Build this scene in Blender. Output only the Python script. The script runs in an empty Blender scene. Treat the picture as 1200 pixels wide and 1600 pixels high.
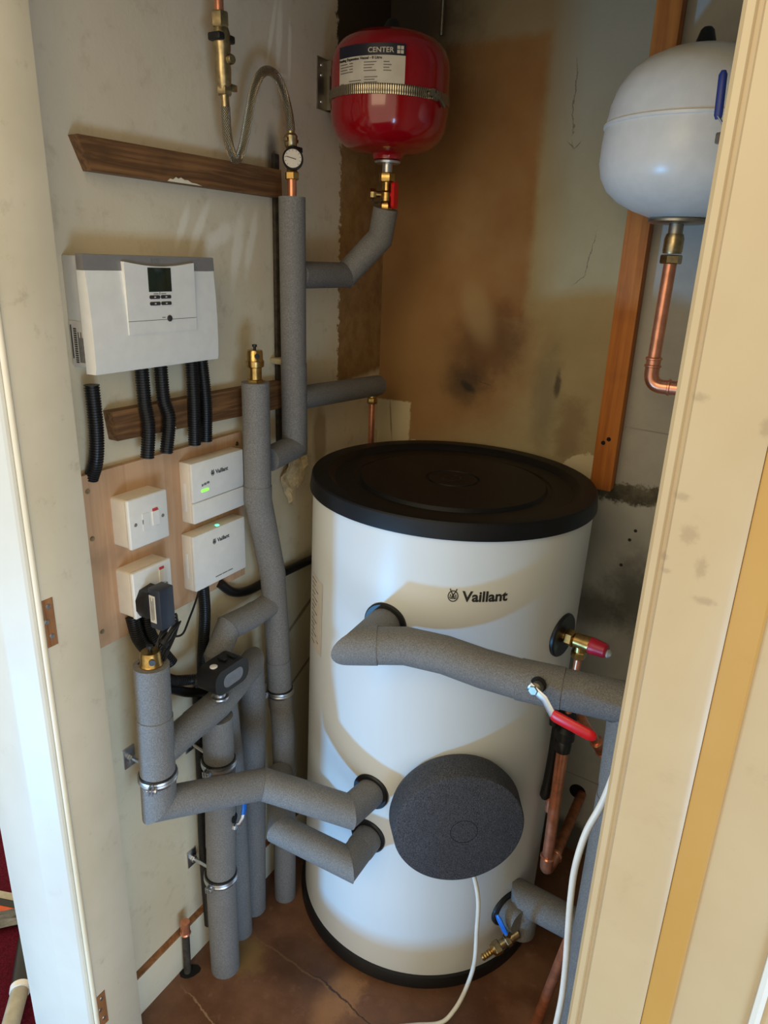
import bpy, bmesh, math, random
from mathutils import Vector, Matrix
random.seed(7)
sc = bpy.context.scene
COL = sc.collection

# ------------------------------------------------------------------ camera
cam_d = bpy.data.cameras.new('camera'); cam = bpy.data.objects.new('camera', cam_d); COL.objects.link(cam)
cam_d.sensor_fit = 'VERTICAL'; cam_d.sensor_height = 36.0; cam_d.lens = 25.01
cam_d.clip_start = 0.02
PITCH, ROLL, YAW = 0.340131, 0.0375214, 0.5139412
def cam_axes():
    cy, sy, cp, sp, cr, sr = math.cos(YAW), math.sin(YAW), math.cos(PITCH), math.sin(PITCH), math.cos(ROLL), math.sin(ROLL)
    def cvt(v):
        x, y, z = v
        y, z = cp*y - sp*z, sp*y + cp*z
        return (cr*x - sr*y, sr*x + cr*y, z)
    X, Y, Z = cvt((cy, 0, -sy)), cvt((sy, 0, cy)), cvt((0, -1, 0))
    return [Vector((X[i], Y[i], Z[i])) for i in range(3)]
r_, d_, f_ = cam_axes()
m = Matrix.Identity(4)
for i in range(3):
    m[i][0] = r_[i]; m[i][1] = -d_[i]; m[i][2] = -f_[i]
m.translation = Vector((0.965, 0.0, 1.548))
cam.matrix_world = m
sc.camera = cam

# ------------------------------------------------------------------ light and exposure
sc.view_settings.view_transform = 'Standard'
sc.view_settings.look = 'None'
sc.view_settings.gamma = 1.0
sc.view_settings.use_curve_mapping = False
sc.view_settings.exposure = 0.0
w = bpy.data.worlds.new('hall_daylight'); sc.world = w; w.use_nodes = True
bg = w.node_tree.nodes['Background']; bg.inputs[0].default_value = (1.0, 0.90, 0.66, 1); bg.inputs[1].default_value = 1.0
def area(name, loc, target, sx, sy, power, colour):
    l = bpy.data.lights.new(name, 'AREA'); l.shape = 'RECTANGLE'; l.size = sx; l.size_y = sy; l.energy = power; l.color = colour
    o = bpy.data.objects.new(name, l); COL.objects.link(o); o.location = loc
    o.rotation_euler = (Vector(target) - Vector(loc)).to_track_quat('-Z', 'Y').to_euler()
    return o
area('low_daylight', (-0.60, -1.30, -0.35), (0.36, 1.1, 0.25), 0.15, 0.13, 50.0, (0.13, 0.50, 1.0))
area('added_wall_fill', (2.05, -0.42, 0.22), (0.0, 0.95, 0.25), 0.7, 0.7, 23.0, (0.34, 0.62, 1.0))  # added blue fill to brighten the lower left wall, not an actual window
area('hall_lamp', (0.55, -0.9, 2.25), (0.3, 1.2, 1.4), 1.1, 0.9, 9.0, (1.0, 0.76, 0.46))

# ------------------------------------------------------------------ node helper
def s2l(c):
    return tuple((v/255/12.92 if v/255 <= 0.04045 else ((v/255+0.055)/1.055)**2.4) for v in c) + (1,)
class NT:
    def __init__(s, name, rough=0.6, metal=0.0, coat=0.0, spec=0.5):
        s.mat = bpy.data.materials.new(name); s.mat.use_nodes = True
        s.t = s.mat.node_tree; s.b = s.t.nodes['Principled BSDF']
        s.b.inputs['Roughness'].default_value = rough; s.b.inputs['Metallic'].default_value = metal
        s.b.inputs['Coat Weight'].default_value = coat; s.b.inputs['Specular IOR Level'].default_value = spec
        s.tc = None
    def n(s, k, **kw):
        nd = s.t.nodes.new(k)
        for a, b in kw.items(): setattr(nd, a, b)
        return nd
    def put(s, sock, v):
        if hasattr(v, 'is_output') or isinstance(v, bpy.types.NodeSocket): s.t.links.new(v, sock)
        else: sock.default_value = v
    def coord(s, which='Object'):
        if s.tc is None: s.tc = s.n('ShaderNodeTexCoord')
        return s.tc.outputs[which]
    def scaled(s, v, sx, sy, sz):
        nd = s.n('ShaderNodeVectorMath', operation='MULTIPLY'); s.put(nd.inputs[0], v); nd.inputs[1].default_value = (sx, sy, sz); return nd.outputs[0]
    def noise(s, scale, detail=4, rough=0.6, vec=None, dist=0.0):
        nd = s.n('ShaderNodeTexNoise'); s.put(nd.inputs['Vector'], vec if vec is not None else s.coord())
        nd.inputs['Scale'].default_value = scale; nd.inputs['Detail'].default_value = detail; nd.inputs['Roughness'].default_value = rough
        nd.inputs['Distortion'].default_value = dist
        return nd.outputs['Fac']
    def math(s, op, a, b=0.0, clamp=False):
        nd = s.n('ShaderNodeMath', operation=op); nd.use_clamp = clamp; s.put(nd.inputs[0], a); s.put(nd.inputs[1], b); return nd.outputs[0]
    def xyz(s, v=None):
        nd = s.n('ShaderNodeSeparateXYZ'); s.put(nd.inputs[0], v if v is not None else s.coord()); return nd.outputs
    def step(s, v, a, b, lo=0.0, hi=1.0):
        nd = s.n('ShaderNodeMapRange', interpolation_type='SMOOTHSTEP'); s.put(nd.inputs['Value'], v)
        nd.inputs['From Min'].default_value = a; nd.inputs['From Max'].default_value = b
        nd.inputs['To Min'].default_value = lo; nd.inputs['To Max'].default_value = hi
        return nd.outputs['Result']
    def mix(s, f, a, b):
        nd = s.n('ShaderNodeMix', data_type='RGBA'); s.put(nd.inputs[0], f); s.put(nd.inputs[6], a); s.put(nd.inputs[7], b); return nd.outputs[2]
    def box(s, u, v, u0, u1, v0, v1, soft, amp=0.0, nz=None):
        du = s.math('SUBTRACT', s.math('ABSOLUTE', s.math('SUBTRACT', u, (u0+u1)/2)), (u1-u0)/2)
        dv = s.math('SUBTRACT', s.math('ABSOLUTE', s.math('SUBTRACT', v, (v0+v1)/2)), (v1-v0)/2)
        d = s.math('MAXIMUM', du, dv)
        if nz is not None: d = s.math('ADD', d, s.math('MULTIPLY', s.math('SUBTRACT', nz, 0.5), amp))
        return s.step(d, -soft, soft, 1.0, 0.0)
    def ell(s, u, v, uc, vc, ru, rv, soft, amp=0.0, nz=None, ang=0.0):
        du = s.math('SUBTRACT', u, uc); dv = s.math('SUBTRACT', v, vc)
        if ang:
            c, sn = math.cos(ang), math.sin(ang)
            du, dv = s.math('ADD', s.math('MULTIPLY', du, c), s.math('MULTIPLY', dv, sn)), s.math('SUBTRACT', s.math('MULTIPLY', dv, c), s.math('MULTIPLY', du, sn))
        du = s.math('DIVIDE', du, ru); dv = s.math('DIVIDE', dv, rv)
        d = s.math('SQRT', s.math('ADD', s.math('MULTIPLY', du, du), s.math('MULTIPLY', dv, dv)))
        if nz is not None: d = s.math('ADD', d, s.math('MULTIPLY', s.math('SUBTRACT', nz, 0.5), amp))
        return s.step(d, 1-soft, 1+soft, 1.0, 0.0)
    def line(s, u, v, u0, v0, u1, v1, wd, nz=None, amp=0.0):
        L = math.hypot(u1-u0, v1-v0)
        return s.ell(u, v, (u0+u1)/2, (v0+v1)/2, L/2, wd, 0.5, amp, nz, math.atan2(v1-v0, u1-u0))
    def scale(s, f, k): return s.math('MULTIPLY', f, k)
    def colour(s, c): s.put(s.b.inputs['Base Color'], c)
    def bump(s, h, strength, dist=0.001):
        nd = s.n('ShaderNodeBump'); nd.inputs['Strength'].default_value = strength; nd.inputs['Distance'].default_value = dist
        s.put(nd.inputs['Height'], h); s.t.links.new(nd.outputs[0], s.b.inputs['Normal'])
def plain(name, rgb, rough=0.5, metal=0.0, coat=0.0, vary=0.12, vs=40.0, bump=0.0, bs=300.0, spec=0.5):
    k = NT(name, rough, metal, coat, spec); c = s2l(rgb)
    lo = tuple(v*(1-vary) for v in c[:3]) + (1,); hi = tuple(min(1, v*(1+vary)) for v in c[:3]) + (1,)
    k.colour(k.mix(k.step(k.noise(vs, 3), 0.3, 0.7), lo, hi))
    if bump: k.bump(k.noise(bs, 2), bump, 0.001)
    return k.mat
def emit(name, rgb, strength):
    k = NT(name, 0.4); c = s2l(rgb); k.colour(c); k.b.inputs['Emission Color'].default_value = c; k.b.inputs['Emission Strength'].default_value = strength
    return k.mat

M = {}
# insulation foam: closed cell, fine speckle
def foam(name, rgb, sp=0.55):
    k = NT(name, 0.62, 0, 0, 0.45); c = s2l(rgb)
    n1 = k.noise(470, 2, 0.7); n2 = k.noise(14, 3)
    base = k.mix(k.step(n1, 0.30, 0.72), tuple(v*max(0.3, 1-sp*0.55) for v in c[:3])+(1,), tuple(min(1, v*(1+sp)) for v in c[:3])+(1,))
    k.colour(k.mix(k.scale(k.step(n2, 0.35, 0.75), 0.28), base, tuple(v*0.75 for v in c[:3])+(1,)))
    k.bump(n1, 0.7, 0.0016); return k.mat
M['foam'] = foam('grey_pipe_foam', (118, 116, 114), 0.42)
M['foam_cap'] = foam('charcoal_moulded_foam', (60, 60, 64), 1.5)
M['black_plastic'] = plain('black_plastic', (22, 22, 24), 0.42, bump=0.15)
M['lid'] = plain('black_lid_plastic', (16, 16, 18), 0.5, vs=18, vary=0.25, bump=0.2, bs=700, spec=0.35)
M['conduit'] = plain('black_corrugated_plastic', (24, 24, 26), 0.36)
M['cable_black'] = plain('black_cable', (20, 20, 22), 0.4)
M['brass'] = plain('brass', (188, 154, 94), 0.28, 1.0, vs=90, vary=0.18)
M['brass_dull'] = plain('dull_nickel_brass', (176, 158, 122), 0.33, 1.0, vs=90, vary=0.2)
M['copper'] = plain('copper', (226, 152, 118), 0.3, 0.8, vs=30, vary=0.2)
M['copper_old'] = plain('tarnished_copper', (172, 106, 70), 0.42, 0.6, vs=45, vary=0.35)
M['zinc'] = plain('zinc_plated_steel', (200, 202, 206), 0.36, 1.0)
M['steel'] = plain('dull_steel', (160, 155, 144), 0.45, 1.0)
M['white_plastic'] = plain('white_plastic', (232, 229, 222), 0.35, vary=0.03)
M['cream_plastic'] = plain('cream_plastic_box', (234, 222, 202), 0.42, vary=0.03)
M['unit_grey'] = plain('control_housing', (214, 211, 202), 0.45, vary=0.03)
M['band_grey'] = plain('grey_gloss_band', (128, 124, 122), 0.3, vary=0.05)
M['screen'] = plain('dark_green_screen', (34, 44, 34), 0.12, vary=0.05)
M['btn'] = plain('dark_button', (58, 54, 56), 0.4)
M['ink'] = plain('dark_print', (44, 44, 46), 0.5)
M['ink_grey'] = plain('grey_print', (120, 118, 114), 0.5)
M['paper'] = plain('label_paper', (214, 205, 192), 0.55, vary=0.05)
M['navy'] = plain('navy_print', (24, 24, 44), 0.4)
M['red_paint'] = plain('red_gloss_paint', (150, 9, 24), 0.16, coat=0.6, vary=0.04)
M['white_enamel'] = plain('white_vessel_enamel', (228, 222, 212), 0.3, vary=0.03)
M['red_plastic'] = plain('red_plastic', (214, 26, 30), 0.35, vary=0.06)
M['red_cap'] = plain('crimson_cap', (178, 28, 52), 0.38)
M['red_dark'] = plain('dark_red_plastic', (130, 22, 26), 0.4)
M['blue_plastic'] = plain('bright_blue_plastic', (24, 112, 214), 0.35)
M['navy_sleeve'] = plain('navy_vinyl_sleeve', (30, 50, 118), 0.4)
M['white_cable'] = plain('white_cable', (226, 224, 216), 0.4, vary=0.05)
M['hole'] = plain('dark_hole', (14, 12, 11), 0.9)
M['neon_red'] = plain('red_neon_lens', (196, 32, 36), 0.25)
M['led_green'] = emit('green_led_bar', (120, 240, 70), 1.6)
M['led_teal'] = emit('teal_led', (80, 255, 190), 3.0)
M['brown_tag'] = plain('beige_torn_paper', (208, 184, 142), 0.8, vary=0.25, vs=60)
M['grey_window'] = plain('grey_window', (112, 114, 118), 0.3)
M['dark_navy_box'] = plain('blue_black_plastic', (44, 50, 62), 0.38)
M['tube_beige'] = plain('beige_plastic_tube', (168, 160, 140), 0.4)
M['polythene'] = plain('grey_polythene', (160, 160, 158), 0.3, vary=0.3, vs=30)
M['orange'] = plain('orange_band', (206, 84, 30), 0.5)
M['beige_pipe'] = plain('painted_beige_pipe', (176, 160, 124), 0.6, vary=0.15)
M['dirty_pipe'] = plain('sooty_painted_channel', (58, 50, 40), 0.75, vary=0.5, vs=60)
# tank enamel
k = NT('tank_white_enamel', 0.34, 0, 0.0, 0.3); k.colour(k.mix(k.noise(6, 2), s2l((220, 223, 223)), s2l((226, 228, 227)))); M['tank'] = k.mat
# braided hose, along its own length (uv)
k = NT('braided_steel', 0.3, 1.0); uv = k.xyz(k.coord('UV'))
a = k.math('SINE', k.math('ADD', k.math('MULTIPLY', uv[0], 100.5), k.math('MULTIPLY', uv[1], 1500.0)))
b = k.math('SINE', k.math('SUBTRACT', k.math('MULTIPLY', uv[0], 100.5), k.math('MULTIPLY', uv[1], 1500.0)))
h = k.math('MAXIMUM', a, b); k.colour(k.mix(k.step(h, -0.4, 0.6), s2l((48, 42, 34)), s2l((214, 202, 176)))); k.bump(h, 0.8, 0.0015); M['braid'] = k.mat
# strap with fine slots
k = NT('slotted_band', 0.26, 1.0); o = k.xyz()
an = k.math('ARCTAN2', o[1], o[0]); h = k.math('SINE', k.math('MULTIPLY', an, 170.0))
k.colour(k.mix(k.step(h, -0.2, 0.4), s2l((120, 112, 96)), s2l((214, 204, 184)))); k.bump(h, 0.4, 0.0008); M['strap'] = k.mat
# timber
def wood(name, dark, light, axis, sc_=1.0, rough=0.65):
    k = NT(name, rough); sx = [60, 60, 60]; sx[axis] = 3.0
    v = k.scaled(k.coord(), *[q*sc_ for q in sx])
    g = k.noise(1.0, 5, 0.6, v, 0.6); g2 = k.noise(9, 3)
    c = k.mix(k.step(g, 0.36, 0.66), s2l(dark), s2l(light))
    k.colour(k.mix(k.scale(k.step(g2, 0.5, 0.8), 0.45), c, s2l(tuple(q*0.6 for q in dark)))); k.bump(g, 0.25, 0.002); return k
k = wood('old_brown_batten', (92, 60, 32), (138, 96, 56), 1, 1.6); M['batten'] = k.mat
k = wood('orange_stained_timber', (166, 92, 28), (194, 116, 42), 2); o = k.xyz()
M['stud'] = k.mat
k = wood('plywood_face', (192, 148, 110), (208, 166, 128), 2, 0.6); M['ply'] = k.mat
k = wood('raw_wood_recess', (128, 82, 46), (170, 116, 72), 2); M['raw'] = k.mat
# painted joinery
def joinery(name, c1, c2, dirt):
    k = NT(name, 0.38); n1 = k.noise(5, 4, 0.6); n2 = k.noise(22, 5, 0.7)
    c = k.mix(k.step(n1, 0.3, 0.7), s2l(c1), s2l(c2))
    c = k.mix(k.scale(k.step(n2, 0.58, 0.76), dirt), c, s2l((138, 116, 88)))
    if name == 'magnolia_frame_paint':
        o = k.xyz(); nn = k.noise(260, 4, 0.7)
        for (u, v, ru, rv) in ((0.907, 1.384, .006, .003), (0.917, 1.355, .006, .007), (0.902, 1.332, .003, .003), (0.905, 1.321, .004, .002), (0.937, 1.303, .008, .003), (0.954, 1.445, .004, .006), (0.907, 1.461, .005, .003), (0.93, 1.33, .004, .008)):
            c = k.mix(k.scale(k.ell(o[0], o[2], u, v, ru, rv, 0.6, 1.8, nn), 0.3), c, s2l((116, 92, 66)))
    k.colour(c); k.bump(k.noise(160, 2), 0.05, 0.001); return k.mat
M['cream_gloss'] = joinery('cream_gloss_paint', (232, 216, 184), (240, 226, 198), 0.35)
M['white_gloss'] = joinery('off_white_gloss_paint', (216, 210, 196), (222, 217, 204), 0.08)
M['jamb_paint'] = joinery('magnolia_jamb_paint', (216, 202, 174), (226, 212, 186), 0.3)
M['right_paint'] = joinery('magnolia_frame_paint', (188, 162, 122), (194, 170, 130), 0.14)
M['ochre_shade'] = joinery('ochre_painted_shade', (186, 140, 68), (190, 146, 76), 0.1)  # deeper yellow stands in for the warm shaded band on the right frame
M['skirt'] = joinery('cream_plank_paint', (226, 212, 182), (234, 222, 196), 0.3)

# left wall: cream plaster with a bare brown end, soot and glue smears
k = NT('left_wall_plaster', 0.62); o = k.xyz(); y, z = o[1], o[2]
nb = k.noise(3.2, 5, 0.6); nf = k.noise(26, 5, 0.65); nj = k.noise(55, 4, 0.7)
c = k.mix(k.step(nb, 0.34, 0.68), s2l((220, 202, 168)), s2l((230, 216, 184)))
c = k.mix(k.scale(k.step(z, 1.30, 1.85), 0.55), c, s2l((206, 190, 172)))
c = k.mix(k.scale(k.step(nf, 0.52, 0.8), 0.35), c, s2l((150, 124, 86)))
yj = k.math('ADD', y, k.math('MULTIPLY', k.math('SUBTRACT', nj, 0.5), 0.055))
zj = k.math('ADD', z, k.math('MULTIPLY', k.math('SUBTRACT', nb, 0.5), 0.10))
bare = k.math('MULTIPLY', k.step(yj, 1.452, 1.458), k.step(zj, 1.255, 1.275))
c = k.mix(bare, c, k.mix(k.step(nf, 0.3, 0.7), s2l((140, 104, 62)), s2l((168, 132, 86))))
top = k.math('MULTIPLY', k.step(yj, 1.432, 1.44), k.step(z, 1.86, 1.95))
c = k.mix(top, c, s2l((62, 48, 36)))
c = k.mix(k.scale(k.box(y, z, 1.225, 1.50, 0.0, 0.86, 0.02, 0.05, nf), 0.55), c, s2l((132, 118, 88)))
c = k.mix(k.scale(k.line(y, z, 1.23, 0.66, 1.40, 0.75, 0.006, nf, 1.2), 0.7), c, s2l((66, 54, 38)))
c = k.mix(k.scale(k.line(y, z, 1.23, 0.50, 1.40, 0.58, 0.005, nf, 1.2), 0.7), c, s2l((66, 54, 38)))
c = k.mix(k.scale(k.ell(y, z, 1.265, 1.06, 0.014, 0.05, 0.4, 0.8, nf), 0.8), c, s2l((72, 60, 44)))
c = k.mix(k.scale(k.ell(y, z, 1.38, 1.14, 0.028, 0.07, 0.3, 0.9, nf), 0.6), c, s2l((150, 116, 70)))
c = k.mix(k.scale(k.ell(y, z, 1.215, 1.72, 0.018, 0.05, 0.6, 0.6, nf), 0.8), c, s2l((50, 40, 30)))
for (y0, z0, y1, z1, wd) in ((0.98, 1.545, 1.03, 1.63, .007), (1.02, 1.56, 1.10, 1.60, .012), (1.09, 1.50, 1.12, 1.62, .010), (1.13, 1.52, 1.16, 1.62, .008), (0.95, 1.56, 0.98, 1.62, .006),
                             (1.205, 1.89, 1.235, 2.0, .004), (1.27, 1.87, 1.275, 1.97, .004), (1.215, 1.87, 1.26, 1.875, .004), (1.235, 1.88, 1.245, 1.99, .006)):
    c = k.mix(k.scale(k.line(y, z, y0, z0, y1, z1, wd*1.3, nf, 1.3), 0.75), c, s2l((240, 230, 210)))
k.colour(c); k.bump(k.math('ADD', nf, k.scale(nj, 0.4)), 0.25, 0.003); M['wall_left'] = k.mat

# back wall: nicotine-yellow plaster, brown scorched panel, bare white patches, sooty foot
k = NT('back_wall_plaster', 0.66); o = k.xyz(); x, z = o[0], o[2]
nb = k.noise(3.0, 5, 0.6); nf = k.noise(24, 5, 0.65); nj = k.noise(48, 4, 0.7)
c = k.mix(k.step(nb, 0.3, 0.7), s2l((156, 136, 94)), s2l((172, 154, 114)))
c = k.mix(k.scale(k.step(z, 1.62, 1.95), 0.7), c, s2l((148, 134, 112)))
br = k.math('MULTIPLY', k.math('MAXIMUM', k.box(x, z, -0.2, 0.388, 1.42, 2.005, 0.014, 0.022, nf), k.ell(x, z, 0.10, 1.30, 0.30, 0.24, 0.35, 0.7, nb)), k.step(k.noise(2.6, 4, 0.6), 0.2, 0.55, 0.5, 1.0))
c = k.mix(br, c, k.mix(k.step(nb, 0.3, 0.7), s2l((136, 92, 46)), s2l((158, 116, 68))))
c = k.mix(k.scale(k.ell(x, z, 0.30, 1.36, 0.10, 0.075, 0.6, 0.8, nf, 0.6), 0.75), c, s2l((92, 60, 30)))
c = k.mix(k.scale(k.ell(x, z, 0.10, 1.30, 0.10, 0.14, 0.7, 0.7, nf), 0.5), c, s2l((158, 122, 70)))
c = k.mix(k.scale(k.ell(x, z, 0.265, 1.44, 0.035, 0.075, 0.6, 1.2, nb, 0.4), 0.6), c, s2l((176, 148, 104)))
c = k.mix(k.scale(k.ell(x, z, 0.251, 1.262, 0.05, 0.045, 0.8, 0.9, nf), 0.75), c, s2l((52, 36, 18)))
c = k.mix(k.scale(k.ell(x, z, 0.258, 1.256, 0.022, 0.010, 0.5, 0.9, nf, -0.5), 0.85), c, s2l((36, 26, 16)))
c = k.mix(k.scale(k.ell(x, z, 0.46, 1.26, 0.03, 0.11, 0.7, 1.0, nf), 0.45), c, s2l((92, 84, 62)))
c = k.mix(k.scale(k.ell(x, z, 0.485, 1.285, 0.007, 0.026, 0.6, 1.6, nj), 0.8), c, s2l((62, 48, 30)))
c = k.mix(k.scale(k.box(x, z, 0.50, 0.555, 1.12, 1.25, 0.02, 0.06, nf), 0.6), c, s2l((120, 92, 58)))
xw = k.math('ADD', x, k.scale(k.math('SUBTRACT', nf, 0.5), 0.03))
for (x0, z0, x1, z1) in ((0.455, 1.80, 0.447, 1.95), (0.447, 1.80, 0.46, 1.785), (0.46, 1.785, 0.475, 1.80), (0.53, 1.62, 0.515, 1.53), (0.515, 1.53, 0.49, 1.51), (0.28, 1.275, 0.31, 1.268)):
    c = k.mix(k.scale(k.line(xw, z, x0, z0, x1, z1, 0.0012, nj, 2.4), 0.6), c, s2l((70, 50, 34)))
c = k.mix(k.scale(k.ell(x, z, 0.03, 2.06, 0.16, 0.13, 0.6, 0.6, nf), 0.9), c, s2l((44, 34, 26)))
white = s2l((206, 190, 152))
wb = k.math('MAXIMUM', k.box(x, z, -0.05, 0.10, 0.9, 1.196, 0.003, 0.016, nj), k.box(x, z, -0.05, 0.60, 0.7, 1.095, 0.004, 0.03, nj))
wb = k.math('MAXIMUM', wb, k.ell(x, z, 0.575, 1.03, 0.075, 0.105, 0.03, 0.35, nj))
c = k.mix(wb, c, white)
c = k.mix(k.scale(k.line(x, z, 0.036, 1.195, 0.046, 1.09, 0.002, nf, 1.6), 0.7), c, s2l((110, 96, 70)))
c = k.mix(k.math('MULTIPLY', k.step(k.math('ADD', x, k.scale(nj, 0.012)), 0.645, 0.652), k.step(z, 0.9, 1.0)), c, k.mix(nf, s2l((184, 178, 166)), s2l((158, 152, 142))))
low = k.math('MULTIPLY', k.step(x, 0.55, 0.56), k.step(k.math('ADD', z, k.scale(nj, 0.02)), 1.075, 1.085, 1.0, 0.0))
c = k.mix(low, c, k.mix(k.step(nb, 0.3, 0.7), s2l((168, 164, 154)), s2l((196, 192, 182))))
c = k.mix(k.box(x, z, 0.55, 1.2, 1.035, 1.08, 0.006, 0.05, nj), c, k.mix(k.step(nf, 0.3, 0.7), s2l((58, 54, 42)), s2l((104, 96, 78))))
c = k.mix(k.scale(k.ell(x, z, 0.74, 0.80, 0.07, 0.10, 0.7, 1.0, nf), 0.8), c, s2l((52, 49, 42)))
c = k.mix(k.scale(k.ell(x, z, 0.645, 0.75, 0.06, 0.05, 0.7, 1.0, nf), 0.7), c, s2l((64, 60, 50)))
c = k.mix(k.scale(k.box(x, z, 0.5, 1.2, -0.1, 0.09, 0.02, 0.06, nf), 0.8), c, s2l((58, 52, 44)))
for (px_, pz_) in ((0.700, 0.945), (0.690, 0.878), (0.71, 0.97)):
    c = k.mix(k.ell(x, z, px_, pz_, 0.004, 0.004, 0.3), c, s2l((26, 22, 18)))
c = k.mix(k.scale(k.line(x, z, 0.655, 1.21, 0.80, 1.205, 0.0015), 0.5), c, s2l((104, 100, 90)))
c = k.mix(k.scale(k.line(x, z, 0.62, 0.25, 0.86, 0.235, 0.002, nf, 0.6), 0.5), c, s2l((90, 84, 74)))
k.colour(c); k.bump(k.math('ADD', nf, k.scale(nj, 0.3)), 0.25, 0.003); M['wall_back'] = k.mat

k = NT('plain_closet_plaster', 0.7); k.colour(k.mix(k.noise(4, 4), s2l((168, 152, 122)), s2l((190, 174, 144)))); M['plaster'] = k.mat
# concrete floor, brown-red and stained
k = NT('stained_concrete', 0.42); o = k.xyz(); x, y = o[0], o[1]
n1 = k.noise(5, 6, 0.65); n2 = k.noise(30, 5, 0.7); n3 = k.noise(2.2, 3)
x0_, y0_ = x, y; x = k.math('ADD', x, k.scale(k.math('SUBTRACT', n2, 0.5), 0.05)); y = k.math('ADD', y, k.scale(k.math('SUBTRACT', n1, 0.5), 0.06))
c = k.mix(k.step(n1, 0.32, 0.68), s2l((98, 62, 40)), s2l((132, 92, 66)))
c = k.mix(k.scale(k.step(n2, 0.55, 0.75), 0.5), c, s2l((152, 116, 90)))
c = k.mix(k.scale(k.step(n3, 0.5, 0.7), 0.5), c, s2l((72, 46, 30)))
c = k.mix(k.scale(k.ell(x, y, 0.36, 0.95, 0.04, 0.07, 0.5, 1.4, n2), 0.75), c, s2l((176, 128, 84)))
c = k.mix(k.scale(k.ell(x, y, 0.10, 0.92, 0.06, 0.05, 0.4, 0.8, n2), 0.6), c, s2l((150, 122, 70)))
c = k.mix(k.scale(k.line(x, y, 0.13, 0.97, 0.42, 0.95, 0.0022, n2, 2.0), 0.6), c, s2l((160, 122, 88)))
c = k.mix(k.scale(k.line(x, y, 0.27, 0.965, 0.46, 0.945, 0.002, n2, 0.8), 0.9), c, s2l((46, 30, 20)))
c = k.mix(k.scale(k.line(x, y, 0.06, 0.79, 0.22, 0.74, 0.002, n2, 1.0), 0.8), c, s2l((170, 134, 104)))
c = k.mix(k.scale(k.ell(x, y, 0.24, 0.98, 0.09, 0.07, 0.5, 0.9, n2), 0.5), c, s2l((58, 42, 34)))
k.colour(c); k.bump(n2, 0.3, 0.003); k.put(k.b.inputs['Roughness'], k.step(n1, 0.3, 0.7, 0.30, 0.6)); M['floor'] = k.mat
k = NT('maroon_carpet', 0.95, spec=0.1); n1 = k.noise(380, 2, 0.8); k.colour(k.mix(k.step(n1, 0.3, 0.7), s2l((62, 10, 24)), s2l((104, 26, 44)))); k.bump(n1, 0.8, 0.003); M['carpet'] = k.mat

# ------------------------------------------------------------------ object helpers
ORG = {}
def finish(bm, angle=34):
    bmesh.ops.recalc_face_normals(bm, faces=bm.faces)
    lim = math.radians(angle)
    for f in bm.faces: f.smooth = True
    for e in bm.edges:
        if len(e.link_faces) == 2 and e.calc_face_angle(0) > lim: e.smooth = False
def obj(name, bm, mat, parent=None, label=None, cat=None, group=None, kind=None, angle=34, base=None):
    finish(bm, angle)
    me = bpy.data.meshes.new(name); o = bpy.data.objects.new(name, me); COL.objects.link(o)
    if parent is not None:
        org = ORG[parent]; o.parent = parent
    elif kind == 'structure':
        org = Vector((0, 0, 0))
    else:
        lo = Vector([min(v.co[i] for v in bm.verts) for i in range(3)]); hi = Vector([max(v.co[i] for v in bm.verts) for i in range(3)])
        org = Vector(base) if base else Vector(((lo.x+hi.x)/2, (lo.y+hi.y)/2, lo.z)); o.location = org
    for v in bm.verts: v.co -= org
    bm.to_mesh(me); bm.free(); me.materials.append(M[mat]); ORG[o] = org
    if label: o['label'] = label
    if cat: o['category'] = cat
    if group: o['group'] = group
    if kind: o['kind'] = kind
    return o
def thing(name, label, cat, loc, group=None):
    o = bpy.data.objects.new(name, None); COL.objects.link(o); o.location = loc; o.empty_display_size = 0.05
    o['label'] = label; o['category'] = cat
    if group: o['group'] = group
    ORG[o] = Vector(loc); return o
def V(*a): return Vector(a if len(a) == 3 else a[0])
def basis(d):
    d = V(d).normalized(); a = V((0, 0, 1)) if abs(d.z) < 0.9 else V((0, 1, 0))
    u = a.cross(d).normalized(); return u, d.cross(u).normalized(), d
def sweep(bm, pts, r, n=28, n0=None, n1=None, cap=True, flat=None):
    """mitred sweep; r number or list; n0/n1 = plane normals of the ends; flat=(a,b) elliptical section scale"""
    pts = [V(p) for p in pts]; N = len(pts); rs = r if isinstance(r, (list, tuple)) else [r]*N
    uvl = bm.loops.layers.uv.verify()
    dirs = [(pts[i+1]-pts[i]).normalized() for i in range(N-1)]
    u, v, d = basis(dirs[0]); rings = []; L = 0; Ls = []
    for i in range(N):
        if i > 0: L += (pts[i]-pts[i-1]).length
        Ls.append(L)
        din = dirs[max(0, i-1)]
        if 0 < i < N-1: pn = (dirs[i-1]+dirs[i]).normalized()
        elif i == 0: pn = V(n0).normalized() if n0 is not None else dirs[0]
        else: pn = V(n1).normalized() if n1 is not None else dirs[-1]
        ring = []
        for j in range(n):
            t = 2*math.pi*j/n
            a, b = (flat if flat else (1, 1))
            off = u*(rs[i]*a*math.cos(t)) + v*(rs[i]*b*math.sin(t))
            s = -(off.dot(pn))/(din.dot(pn)) if abs(din.dot(pn)) > 1e-4 else 0
            ring.append(bm.verts.new(pts[i]+off+din*s))
        rings.append(ring)
        if 0 < i < N-1:
            q = dirs[i-1].rotation_difference(dirs[i]); u = q @ u; v = q @ v
    for i in range(N-1):
        for j in range(n):
            f = bm.faces.new((rings[i][j], rings[i][(j+1) % n], rings[i+1][(j+1) % n], rings[i+1][j]))
            for lp, (jj, ll) in zip(f.loops, ((j, Ls[i]), (j+1, Ls[i]), (j+1, Ls[i+1]), (j, Ls[i+1]))): lp[uvl].uv = (jj/n, ll)
    if cap: bm.faces.new(rings[0][::-1]); bm.faces.new(rings[-1])
    return bm
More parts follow.
